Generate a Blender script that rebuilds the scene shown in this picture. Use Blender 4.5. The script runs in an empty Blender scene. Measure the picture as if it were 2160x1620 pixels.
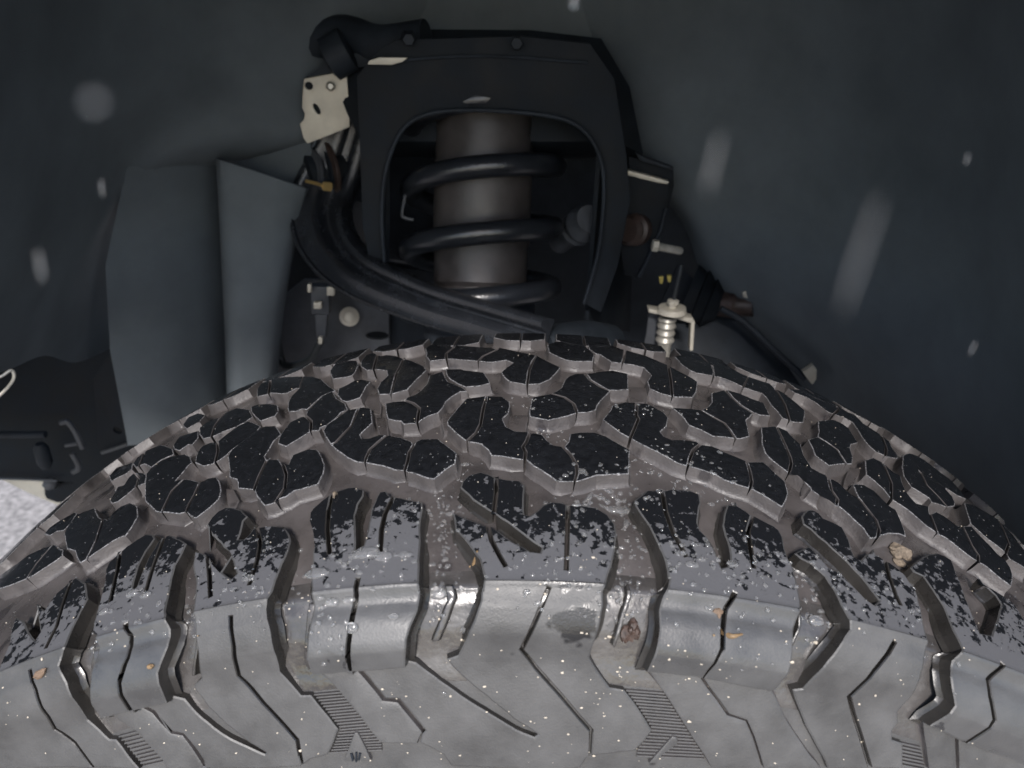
import bpy, bmesh, math, random
import numpy as np
from mathutils import Vector, Matrix
random.seed(7)
rng = random.Random(11)

# ------------------------------------------------------------------ camera, sky, sun, exposure
SC = bpy.context.scene
COL = SC.collection
AX = 0.41                                   # wheel axle height above the road (m)
CAM = np.array([0.0, -0.2985, 0.5823])      # camera, measured from the axle
PITCH, YAW = 0.4715, -0.0223
FPX = 1622.0                                # focal length in photo pixels (2160 wide)
cam = bpy.data.cameras.new('camera')
cam_o = bpy.data.objects.new('camera', cam)
COL.objects.link(cam_o)
cam.sensor_width = 36.0
cam.lens = FPX / 2160 * 36.0
cam.clip_start = 0.005
cam.clip_end = 500
fw = np.array([math.sin(YAW) * math.cos(PITCH), math.cos(YAW) * math.cos(PITCH), -math.sin(PITCH)])
rt = np.array([math.cos(YAW), -math.sin(YAW), 0.0])
up = np.cross(rt, fw)
m = Matrix(((rt[0], up[0], -fw[0]), (rt[1], up[1], -fw[1]), (rt[2], up[2], -fw[2])))
cam_o.matrix_world = Matrix.Translation((CAM[0], CAM[1], CAM[2] + AX)) @ m.to_4x4()
cam.dof.use_dof = True
cam.dof.focus_distance = 0.335
cam.dof.aperture_fstop = 15
SC.camera = cam_o

SUN_EL, SUN_AZ = math.radians(39), math.radians(-3)     # azimuth measured from -Y (behind the camera)
w = bpy.data.worlds.new('World')
SC.world = w
w.use_nodes = True
nt = w.node_tree
sky = nt.nodes.new('ShaderNodeTexSky')
sky.sky_type = 'NISHITA'
sky.sun_disc = False
sky.sun_elevation = SUN_EL
sky.sun_rotation = math.pi + SUN_AZ
sky.air_density = 1.0
sky.dust_density = 1.2
sky.ozone_density = 1.0
nt.links.new(sky.outputs[0], nt.nodes['Background'].inputs[0])
nt.nodes['Background'].inputs[1].default_value = 0.075
sun = bpy.data.lights.new('sun', 'SUN')
sun_o = bpy.data.objects.new('sun', sun)
COL.objects.link(sun_o)
sun.energy = 1.5
sun.angle = math.radians(10)
sun.color = (1.0, 0.955, 0.92)
sd = Vector((math.sin(SUN_AZ) * math.cos(SUN_EL), -math.cos(SUN_AZ) * math.cos(SUN_EL), math.sin(SUN_EL)))
sun_o.rotation_euler = sd.to_track_quat('Z', 'Y').to_euler()
sun_o.location = sd * 5
SC.view_settings.view_transform = 'Standard'
SC.view_settings.look = 'None'
SC.view_settings.exposure = 1.85
SC.view_settings.gamma = 1.0

# ------------------------------------------------------------------ materials
def mat(name, base, rough=0.6, metal=0.0, spec=0.5, var=0.0, vscale=40, bump=0.0, bscale=200, rvar=0.0, coat=0.0):
    m = bpy.data.materials.new(name)
    m.use_nodes = True
    n = m.node_tree.nodes
    l = m.node_tree.links
    b = n['Principled BSDF']
    b.inputs['Base Color'].default_value = (*base, 1)
    b.inputs['Roughness'].default_value = rough
    b.inputs['Metallic'].default_value = metal
    b.inputs['Specular IOR Level'].default_value = spec
    if coat:
        b.inputs['Coat Weight'].default_value = coat
        b.inputs['Coat Roughness'].default_value = 0.05
    if var or bump or rvar:
        tc = n.new('ShaderNodeTexCoord')
        if var or rvar:
            nz = n.new('ShaderNodeTexNoise')
            nz.inputs['Scale'].default_value = vscale
            nz.inputs['Detail'].default_value = 7
            nz.inputs['Roughness'].default_value = 0.62
            l.new(tc.outputs['Object'], nz.inputs['Vector'])
        if var:
            mx = n.new('ShaderNodeMix')
            mx.data_type = 'RGBA'
            mx.inputs['A'].default_value = (*[c * (1 - var) for c in base], 1)
            mx.inputs['B'].default_value = (*[min(1, c * (1 + var)) for c in base], 1)
            rp = n.new('ShaderNodeMapRange')
            rp.inputs['From Min'].default_value = 0.3
            rp.inputs['From Max'].default_value = 0.7
            l.new(nz.outputs['Fac'], rp.inputs['Value'])
            l.new(rp.outputs[0], mx.inputs['Factor'])
            l.new(mx.outputs['Result'], b.inputs['Base Color'])
        if rvar:
            rr = n.new('ShaderNodeMapRange')
            rr.inputs['From Min'].default_value = 0.3
            rr.inputs['From Max'].default_value = 0.7
            rr.inputs['To Min'].default_value = max(0.03, rough - rvar)
            rr.inputs['To Max'].default_value = min(1, rough + rvar)
            l.new(nz.outputs['Fac'], rr.inputs['Value'])
            l.new(rr.outputs[0], b.inputs['Roughness'])
        if bump:
            n2 = n.new('ShaderNodeTexNoise')
            n2.inputs['Scale'].default_value = bscale
            n2.inputs['Detail'].default_value = 4
            l.new(tc.outputs['Object'], n2.inputs['Vector'])
            bp = n.new('ShaderNodeBump')
            bp.inputs['Strength'].default_value = bump
            bp.inputs['Distance'].default_value = 0.001
            l.new(n2.outputs['Fac'], bp.inputs['Height'])
            l.new(bp.outputs[0], b.inputs['Normal'])
    return m

def wet_patch_mat(name):
    """Rubber that is wet and black on the crown and dries to dull grey in patches towards the shoulder edge."""
    m = mat(name, (0.1, 0.1, 0.1), 0.5)
    n = m.node_tree.nodes
    l = m.node_tree.links
    b = n['Principled BSDF']
    tc = n.new('ShaderNodeTexCoord')
    sx = n.new('ShaderNodeSeparateXYZ')
    l.new(tc.outputs['Object'], sx.inputs[0])
    ab = n.new('ShaderNodeMath'); ab.operation = 'MULTIPLY'; ab.inputs[1].default_value = -1
    l.new(sx.outputs['Y'], ab.inputs[0])
    mr = n.new('ShaderNodeMapRange')              # 0 on the crown, 1 at the outer shoulder edge
    mr.inputs['From Min'].default_value = 0.066
    mr.inputs['From Max'].default_value = 0.100
    mr.inputs['To Min'].default_value = 0.38
    mr.inputs['To Max'].default_value = 0.66
    l.new(ab.outputs[0], mr.inputs['Value'])
    nz = n.new('ShaderNodeTexNoise')
    nz.inputs['Scale'].default_value = 300
    nz.inputs['Detail'].default_value = 5
    nz.inputs['Roughness'].default_value = 0.6
    nz.inputs['Distortion'].default_value = 0.15
    l.new(tc.outputs['Object'], nz.inputs['Vector'])
    nb = n.new('ShaderNodeTexNoise')
    nb.inputs['Scale'].default_value = 26
    nb.inputs['Detail'].default_value = 2
    l.new(tc.outputs['Object'], nb.inputs['Vector'])
    ad = n.new('ShaderNodeMath'); ad.operation = 'MULTIPLY_ADD'
    ad.inputs[1].default_value = 0.5
    l.new(nb.outputs['Fac'], ad.inputs[0]); ad.inputs[2].default_value = -0.25
    th = n.new('ShaderNodeMath'); th.operation = 'ADD'
    l.new(mr.outputs[0], th.inputs[0]); l.new(ad.outputs[0], th.inputs[1])
    sb = n.new('ShaderNodeMath'); sb.operation = 'SUBTRACT'
    l.new(th.outputs[0], sb.inputs[0]); l.new(nz.outputs['Fac'], sb.inputs[1])
    st = n.new('ShaderNodeMapRange')
    st.inputs['From Min'].default_value = -0.022
    st.inputs['From Max'].default_value = 0.022
    l.new(sb.outputs[0], st.inputs['Value'])
    mx = n.new('ShaderNodeMix'); mx.data_type = 'RGBA'
    mx.inputs['A'].default_value = (0.0085, 0.0091, 0.0106, 1)
    mx.inputs['B'].default_value = DRY
    l.new(st.outputs[0], mx.inputs['Factor'])
    l.new(mx.outputs['Result'], b.inputs['Base Color'])
    r2 = n.new('ShaderNodeMapRange')
    r2.inputs['To Min'].default_value = 0.12
    r2.inputs['To Max'].default_value = 0.50
    l.new(st.outputs[0], r2.inputs['Value'])
    l.new(r2.outputs[0], b.inputs['Roughness'])
    n2 = n.new('ShaderNodeTexNoise'); n2.inputs['Scale'].default_value = 900
    l.new(tc.outputs['Object'], n2.inputs['Vector'])
    bp = n.new('ShaderNodeBump'); bp.inputs['Strength'].default_value = 0.12; bp.inputs['Distance'].default_value = 0.0006
    l.new(n2.outputs['Fac'], bp.inputs['Height'])
    l.new(bp.outputs[0], b.inputs['Normal'])
    return m

DRY = (0.086, 0.086, 0.091, 1)
M = {}
M['wet'] = mat('wet_tread_rubber', (0.0085, 0.0091, 0.0106), 0.20, spec=0.42, rvar=0.10, vscale=300, var=0.35, bump=0.14, bscale=700)
M['shoulder'] = wet_patch_mat('half_dry_shoulder_rubber')
M['wall'] = mat('dusty_groove_rubber', (0.066, 0.060, 0.059), 0.50, spec=0.45, var=0.30, vscale=60, bump=0.25, bscale=900, rvar=0.14)
M['edge'] = mat('scuffed_rubber_edge', (0.14, 0.138, 0.142), 0.30, spec=0.8, var=0.85, vscale=800, bump=1.0, bscale=1500, rvar=0.2)
M['side'] = mat('sidewall_rubber', (0.060, 0.0590, 0.0585), 0.50, spec=0.45, var=0.26, vscale=55, bump=0.16, bscale=1300, rvar=0.12)
M['face'] = mat('moulded_lug_face_rubber', (0.060, 0.0595, 0.0595), 0.36, spec=0.5, var=0.26, vscale=48, bump=0.10, bscale=1300, rvar=0.15)
M['wetfloor'] = mat('wet_groove_floor_rubber', (0.050, 0.0465, 0.045), 0.24, spec=0.6, var=0.4, vscale=60, bump=0.2, bscale=420, rvar=0.18)
M['wetwall'] = mat('wet_lug_wall_rubber', (0.026, 0.024, 0.022), 0.30, spec=0.5, var=0.5, vscale=35, bump=0.15, bscale=700, rvar=0.14)
M['casing'] = mat('groove_floor_rubber', (0.060, 0.0535, 0.052), 0.34, spec=0.5, var=0.36, vscale=40, bump=0.12, bscale=700, rvar=0.2)
M['liner'] = mat('black_plastic_liner', (0.098, 0.114, 0.126), 0.68, spec=0.35, var=0.18, vscale=14, bump=0.3, bscale=1400)
M['black'] = mat('black_painted_steel', (0.0075, 0.0105, 0.0145), 0.68, spec=0.25, var=0.4, vscale=40, bump=0.2, bscale=300, rvar=0.1)
M['frame'] = mat('dark_frame_steel', (0.016, 0.021, 0.028), 0.65, spec=0.3, var=0.4, vscale=30, bump=0.2, bscale=400)
M['arm'] = mat('satin_black_control_arm', (0.016, 0.018, 0.022), 0.24, spec=0.8, var=0.3, vscale=60, bump=0.35, bscale=1200, rvar=0.08)
M['spring'] = mat('black_coated_spring', (0.013, 0.015, 0.019), 0.28, spec=0.6, var=0.2, vscale=60, bump=0.25, bscale=500)
M['shock'] = mat('dusty_brown_shock_tube', (0.050, 0.045, 0.044), 0.40, spec=0.45, var=0.35, vscale=45, bump=0.2, bscale=900, rvar=0.14)
M['cream'] = mat('cream_zinc_plate', (0.60, 0.56, 0.47), 0.5, metal=0.2, var=0.15, vscale=40)
M['zinc'] = mat('zinc_hardware', (0.46, 0.44, 0.39), 0.42, metal=0.5, var=0.25, vscale=120)
M['grey'] = mat('grey_bracket_steel', (0.060, 0.065, 0.074), 0.5, spec=0.5, var=0.3, vscale=40)
M['yellow'] = mat('yellow_plastic_clip', (0.58, 0.46, 0.12), 0.5)
M['rust'] = mat('rusty_bushing', (0.040, 0.026, 0.022), 0.5, var=0.4, vscale=90)
M['brass'] = mat('brass_clip', (0.50, 0.35, 0.14), 0.4, metal=0.6)
M['wire'] = mat('dark_cable', (0.03, 0.034, 0.036), 0.5)
M['tan'] = mat('tan_debris', (0.14, 0.11, 0.08), 0.8, var=0.5, vscale=700)
M['orange'] = mat('orange_straw', (0.17, 0.11, 0.055), 0.6, var=0.3, vscale=500)
M['brown'] = mat('brown_leaf_clump', (0.040, 0.024, 0.018), 0.6, var=0.6, vscale=500)
M['pebble'] = mat('tan_pebble', (0.13, 0.085, 0.055), 0.7, var=0.3, vscale=500)
M['asphalt'] = mat('pale_asphalt', (0.265, 0.243, 0.225), 0.85, var=0.5, vscale=75, bump=0.5, bscale=90)
M['paint'] = mat('dark_blue_grey_paint', (0.05, 0.055, 0.065), 0.3)
def damp(m, scale, lo, hi, dark=0.30, rough=0.22):
    """scattered damp blotches: darker and glossier than the dry rubber round them"""
    n = m.node_tree.nodes; l = m.node_tree.links; b = n['Principled BSDF']
    tc = n.new('ShaderNodeTexCoord')
    nz = n.new('ShaderNodeTexNoise'); nz.inputs['Scale'].default_value = scale; nz.inputs['Detail'].default_value = 4; nz.inputs['Roughness'].default_value = 0.55
    l.new(tc.outputs['Object'], nz.inputs['Vector'])
    mr = n.new('ShaderNodeMapRange'); mr.inputs['From Min'].default_value = lo; mr.inputs['From Max'].default_value = hi
    l.new(nz.outputs['Fac'], mr.inputs['Value'])
    src = b.inputs['Base Color'].links[0].from_socket
    mx = n.new('ShaderNodeMix'); mx.data_type = 'RGBA'; mx.blend_type = 'MULTIPLY'
    mx.inputs['B'].default_value = (dark, dark, dark * 1.05, 1)
    l.new(mr.outputs[0], mx.inputs['Factor']); l.new(src, mx.inputs['A']); l.new(mx.outputs['Result'], b.inputs['Base Color'])
    rs = b.inputs['Roughness'].links[0].from_socket
    mf = n.new('ShaderNodeMix'); mf.data_type = 'FLOAT'
    l.new(mr.outputs[0], mf.inputs[0]); l.new(rs, mf.inputs[2]); mf.inputs[3].default_value = rough
    l.new(mf.outputs[0], b.inputs['Roughness'])
damp(M['side'], 34, 0.665, 0.685)
damp(M['face'], 46, 0.64, 0.66, dark=0.4)
damp(M['wall'], 60, 0.60, 0.68, dark=0.45)
damp(M['casing'], 45, 0.58, 0.68, dark=0.45)
def water_mat():
    m = bpy.data.materials.new('water'); m.use_nodes = True
    b = m.node_tree.nodes['Principled BSDF']
    b.inputs['Base Color'].default_value = (1, 1, 1, 1)
    b.inputs['Roughness'].default_value = 0.04
    b.inputs['IOR'].default_value = 1.33
    b.inputs['Transmission Weight'].default_value = 0.93  # the rest is white diffuse, whitening the beads in place of bright glints
    return m
M['water'] = water_mat()

# ------------------------------------------------------------------ objects and helpers
def tag(o, label=None, cat=None, group=None, kind=None):
    if label: o['label'] = label
    if cat: o['category'] = cat
    if group: o['group'] = group
    if kind: o['kind'] = kind
    return o

def empty(name, loc=(0, 0, AX)):
    o = bpy.data.objects.new(name, None)
    o.empty_display_size = 0.05
    COL.objects.link(o)
    o.location = loc
    return o

def link(name, bm, mats, parent=None, smooth=35, loc=(0, 0, AX)):
    """One mesh object; coordinates are measured from the axle."""
    me = bpy.data.meshes.new(name)
    bmesh.ops.recalc_face_normals(bm, faces=bm.faces)
    bm.to_mesh(me)
    bm.free()
    for mm in (mats if isinstance(mats, (list, tuple)) else [mats]):
        me.materials.append(mm)
    if smooth:
        for p in me.polygons: p.use_smooth = True
        me.set_sharp_from_angle(angle=math.radians(smooth))
    o = bpy.data.objects.new(name, me)
    COL.objects.link(o)
    if parent is not None:
        o.parent = parent
    else:
        o.location = loc
    return o

def ray(px, py):
    d = fw * FPX + rt * (px - 1080) - up * (py - 810)
    return d / np.linalg.norm(d)

def at(px, py, Y):
    d = ray(px, py)
    t = (Y - CAM[1]) / d[1]
    return Vector(CAM + d * t)

# ------------------------------------------------------------------ tyre profile
R0, W2 = 0.42, 0.1030
def Rt(y): return R0 - 0.010 * (min(1.0, abs(y) / W2)) ** 2.5
SIDE = [(W2, 0.4100), (0.1082, 0.4045), (0.1132, 0.3960), (0.1170, 0.3865), (0.1200, 0.3790), (0.1228, 0.3710),
        (0.1268, 0.3590), (0.1310, 0.3440), (0.1352, 0.3240), (0.1378, 0.3000), (0.1375, 0.2750), (0.1330, 0.2500), (0.1240, 0.2300)]
pts = [(k * W2 / 110, Rt(k * W2 / 110)) for k in range(110)]
for (a, b) in zip(SIDE[:-1], SIDE[1:]):
    nseg = max(2, int(math.hypot(b[0] - a[0], b[1] - a[1]) / 0.001))
    for k in range(nseg):
        f = k / nseg
        pts.append((a[0] + (b[0] - a[0]) * f, a[1] + (b[1] - a[1]) * f))
pts.append(SIDE[-1])
PY = np.array([p[0] for p in pts]); PR = np.array([p[1] for p in pts])
PS = np.concatenate([[0], np.cumsum(np.hypot(np.diff(PY), np.diff(PR)))])
ty = np.gradient(PY, PS); tr = np.gradient(PR, PS)
NY, NR = -tr, ty
kk = np.ones(5) / 5
def sm(a): return np.convolve(np.pad(a, 2, mode='edge'), kk, mode='valid')
NY, NR = sm(NY), sm(NR)
S_EDGE = float(np.interp(W2, PY[:111], PS[:111]))
def r2s(r): return float(np.interp(-r, -PR[110:], PS[110:]))

def pos(u, s, drop=0.0):
    """u = arc length round the tyre, s = distance along the section (+ = outboard side), drop = depth below the skin."""
    a = abs(s)
    y = np.interp(a, PS, PY); r = np.interp(a, PS, PR)
    y -= drop * np.interp(a, PS, NY); r -= drop * np.interp(a, PS, NR)
    th = u / R0
    return Vector((r * math.sin(th), -y if s >= 0 else y, r * math.cos(th)))

def gap_fn(P):
    y = abs(P[1]); r = math.hypot(P[0], P[2])
    if y <= W2: return r - Rt(y)
    if r > 0.41: return math.hypot(y - W2, r - 0.41)
    return y - float(np.interp(-r, -PR[110:], PY[110:]))

def unproj(px, py):
    d = ray(px, py)
    best = (9, 0)
    prev = None
    t = 0.12
    while t < 0.95:
        g = gap_fn(CAM + d * t)
        if g < best[0]: best = (g, t)
        if g <= 0: break
        prev = t
        t += 0.004
    if best[0] <= 0 and prev is not None:
        lo, hi = prev, t
        for _ in range(16):
            md = (lo + hi) / 2
            if gap_fn(CAM + d * md) <= 0: hi = md
            else: lo = md
        t = hi
    else:
        t = best[1]
    P = CAM + d * t
    y, r = P[1], math.hypot(P[0], P[2])
    th = math.atan2(P[0], P[2])
    if abs(y) <= W2:
        s = float(np.interp(abs(y), PY[:111], PS[:111]))
    else:
        s = r2s(r)
    return (th * R0, s if y < 0 else -s)
from mathutils.geometry import delaunay_2d_cdt

# ------------------------------------------------------------------ tread pattern: outlines in the (photo) picture, laid onto the tyre skin
TILE = {'T1': (660, 820, 5.4), 'T2': (940, 820, 5.4), 'T3': (1260, 820, 5.4), 'T4': (760, 690, 5.4), 'T5': (1080, 690, 5.4),
        'T6': (1400, 720, 5.4), 'T7': (460, 740, 5.4), 'T8': (200, 860, 5.4), 'T9': (0, 960, 5.4), 'T10': (1600, 900, 5.4),
        'T11': (1760, 1000, 5.4), 'T12': (1640, 760, 5.4), 'S1': (380, 1000, 5.4), 'S2': (620, 1000, 5.4), 'S3': (940, 980, 5.4),
        'S4': (1300, 1000, 5.4), 'S5': (160, 1100, 5.4), 'Q1': (0, 1215, 4.0), 'Q2': (400, 1215, 4.0), 'Q3': (800, 1215, 4.0),
        'Q4': (1200, 1215, 4.0), 'Q5': (1620, 1215, 4.0), 'P': (0, 0, 1.0)}

def px_list(spec):
    """'T1 1,2 3,4 S2 5,6 ...' -> photo pixels"""
    out = []
    t = None
    for tok in spec.split():
        if tok in TILE:
            t = TILE[tok]
        else:
            a, b = tok.split(',')
            out.append((float(a) / t[2] + t[0], float(b) / t[2] + t[1]))
    return out

def uv(spec): return [unproj(*p) for p in px_list(spec)]

def area(p): return 0.5 * sum(p[i][0] * p[(i + 1) % len(p)][1] - p[(i + 1) % len(p)][0] * p[i][1] for i in range(len(p)))

def inside(p, q):
    c = False
    j = len(p) - 1
    for i in range(len(p)):
        if (p[i][1] > q[1]) != (p[j][1] > q[1]) and q[0] < (p[j][0] - p[i][0]) * (q[1] - p[i][1]) / (p[j][1] - p[i][1]) + p[i][0]: c = not c
        j = i
    return c

def snap(poly, q):
    """nearest boundary point: (segment index, point)"""
    best = None
    for i in range(len(poly)):
        a, b = poly[i], poly[(i + 1) % len(poly)]
        dx, dy = b[0] - a[0], b[1] - a[1]
        L = dx * dx + dy * dy or 1e-12
        f = max(0.02, min(0.98, ((q[0] - a[0]) * dx + (q[1] - a[1]) * dy) / L))
        p = (a[0] + dx * f, a[1] + dy * f)
        d = math.hypot(p[0] - q[0], p[1] - q[1])
        if best is None or d < best[0]: best = (d, i, f, p)
    return best[1], best[2], best[3]

def split(poly, line, gap):
    """cut a polygon of (u, s, flag) along a sipe line into two pieces with a slit between them; flag 1 marks sipe walls"""
    i0, f0, a = snap(poly, line[0])
    i1, f1, b = snap(poly, line[-1])
    if i0 == i1 and abs(f0 - f1) < 1e-6: return [poly]
    mid = [a] + [q[:2] for q in line[1:-1]] + [b]
    offs = []
    for k, q in enumerate(mid):
        p0 = mid[max(0, k - 1)]; p1 = mid[min(len(mid) - 1, k + 1)]
        dx, dy = p1[0] - p0[0], p1[1] - p0[1]
        L = math.hypot(dx, dy) or 1e-9
        offs.append((-dy / L, dx / L))
    n = len(poly)
    def walk(i, j, fi, fj):
        if i == j and fj > fi: return []
        out = []
        k = (i + 1) % n
        while True:
            out.append(poly[k])
            if k == j: break
            k = (k + 1) % n
        return out
    pieces = []
    g = gap / 2
    for arc, seq in ((walk(i1, i0, f1, f0), list(range(len(mid)))), (walk(i0, i1, f0, f1), list(range(len(mid) - 1, -1, -1)))):
        base = arc + [(mid[k][0], mid[k][1], 1) for k in seq]
        if len(base) < 3: continue
        # move the slit edge towards the inside of this piece
        sgn = 1.0
        km = seq[len(seq) // 2]
        tst = (mid[km][0] + offs[km][0] * 4e-4, mid[km][1] + offs[km][1] * 4e-4)
        if not inside(base, tst): sgn = -1.0
        piece = arc + [(mid[k][0] + sgn * offs[k][0] * g, mid[k][1] + sgn * offs[k][1] * g, 1) for k in seq]
        if abs(area(piece)) > 3e-7: pieces.append(piece)
    return pieces if len(pieces) == 2 else [poly]

def slit(poly, line, gap):
    """a sipe that ends inside the block: a narrow slot let into the outline"""
    i0, f0, a = snap(poly, line[0])
    mid = [a] + [q[:2] for q in line[1:]]
    offs = []
    for k in range(len(mid)):
        p0 = mid[max(0, k - 1)]; p1 = mid[min(len(mid) - 1, k + 1)]
        dx, dy = p1[0] - p0[0], p1[1] - p0[1]
        L = math.hypot(dx, dy) or 1e-9
        offs.append((-dy / L, dx / L))
    sg = (1 if area(poly) > 0 else -1) * gap / 2
    A = [(mid[k][0] + offs[k][0] * sg, mid[k][1] + offs[k][1] * sg, 1) for k in range(len(mid))]
    B = [(mid[k][0] - offs[k][0] * sg, mid[k][1] - offs[k][1] * sg, 1) for k in range(len(mid))][::-1]
    return poly[:i0 + 1] + A + B + poly[i0 + 1:]

def clean(poly, tol=2.5e-4):
    out = []
    for p in poly:
        if not out or math.hypot(p[0] - out[-1][0], p[1] - out[-1][1]) > tol: out.append(p)
    while len(out) > 3 and math.hypot(out[0][0] - out[-1][0], out[0][1] - out[-1][1]) < tol: out.pop()
    return out

KNOTS = [S_EDGE - 0.0020, S_EDGE - 0.0010, S_EDGE - 0.0004, S_EDGE, S_EDGE + 0.0006, S_EDGE + 0.0012, S_EDGE + 0.0020, S_EDGE + 0.0200, S_EDGE + 0.0210, S_EDGE + 0.003, S_EDGE + 0.006, S_EDGE + 0.009, S_EDGE + 0.014] + [float(np.interp(a, PY[110:], PS[110:])) for a, _ in SIDE[1:9]] + [-S_EDGE, -S_EDGE + 0.0015]

def lip(s): return -0.00034 * math.exp(-((s - S_EDGE - 0.0004) / 0.0010) ** 2)
def sink_L(s):          # the long lugs run out into the sidewall panels
    x = max(0.0, min(1.0, (s - S_EDGE - 0.012) / 0.020)); return lip(s) + 0.0042 * x * x * (3 - 2 * x) + (0.00015 * math.sin(min(1.0, (s - S_EDGE) / 0.008) * math.pi) if s > S_EDGE else 0.0)
def sink_S(s):          # the short lugs bulge, then tuck in under a kink
    if s < S_EDGE: return lip(s)
    x = (s - S_EDGE)
    if x < 0.0205: return lip(s) - 0.0026 * x / 0.0205 + 0.0016 * math.sin(min(1.0, x / 0.012) * math.pi) ** 2 * (1 if x < 0.006 else 1)
    return -0.0026 + 0.0048 * min(1.3, (x - 0.0205) / 0.012)
def sink_0(s): return 0.0

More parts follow.
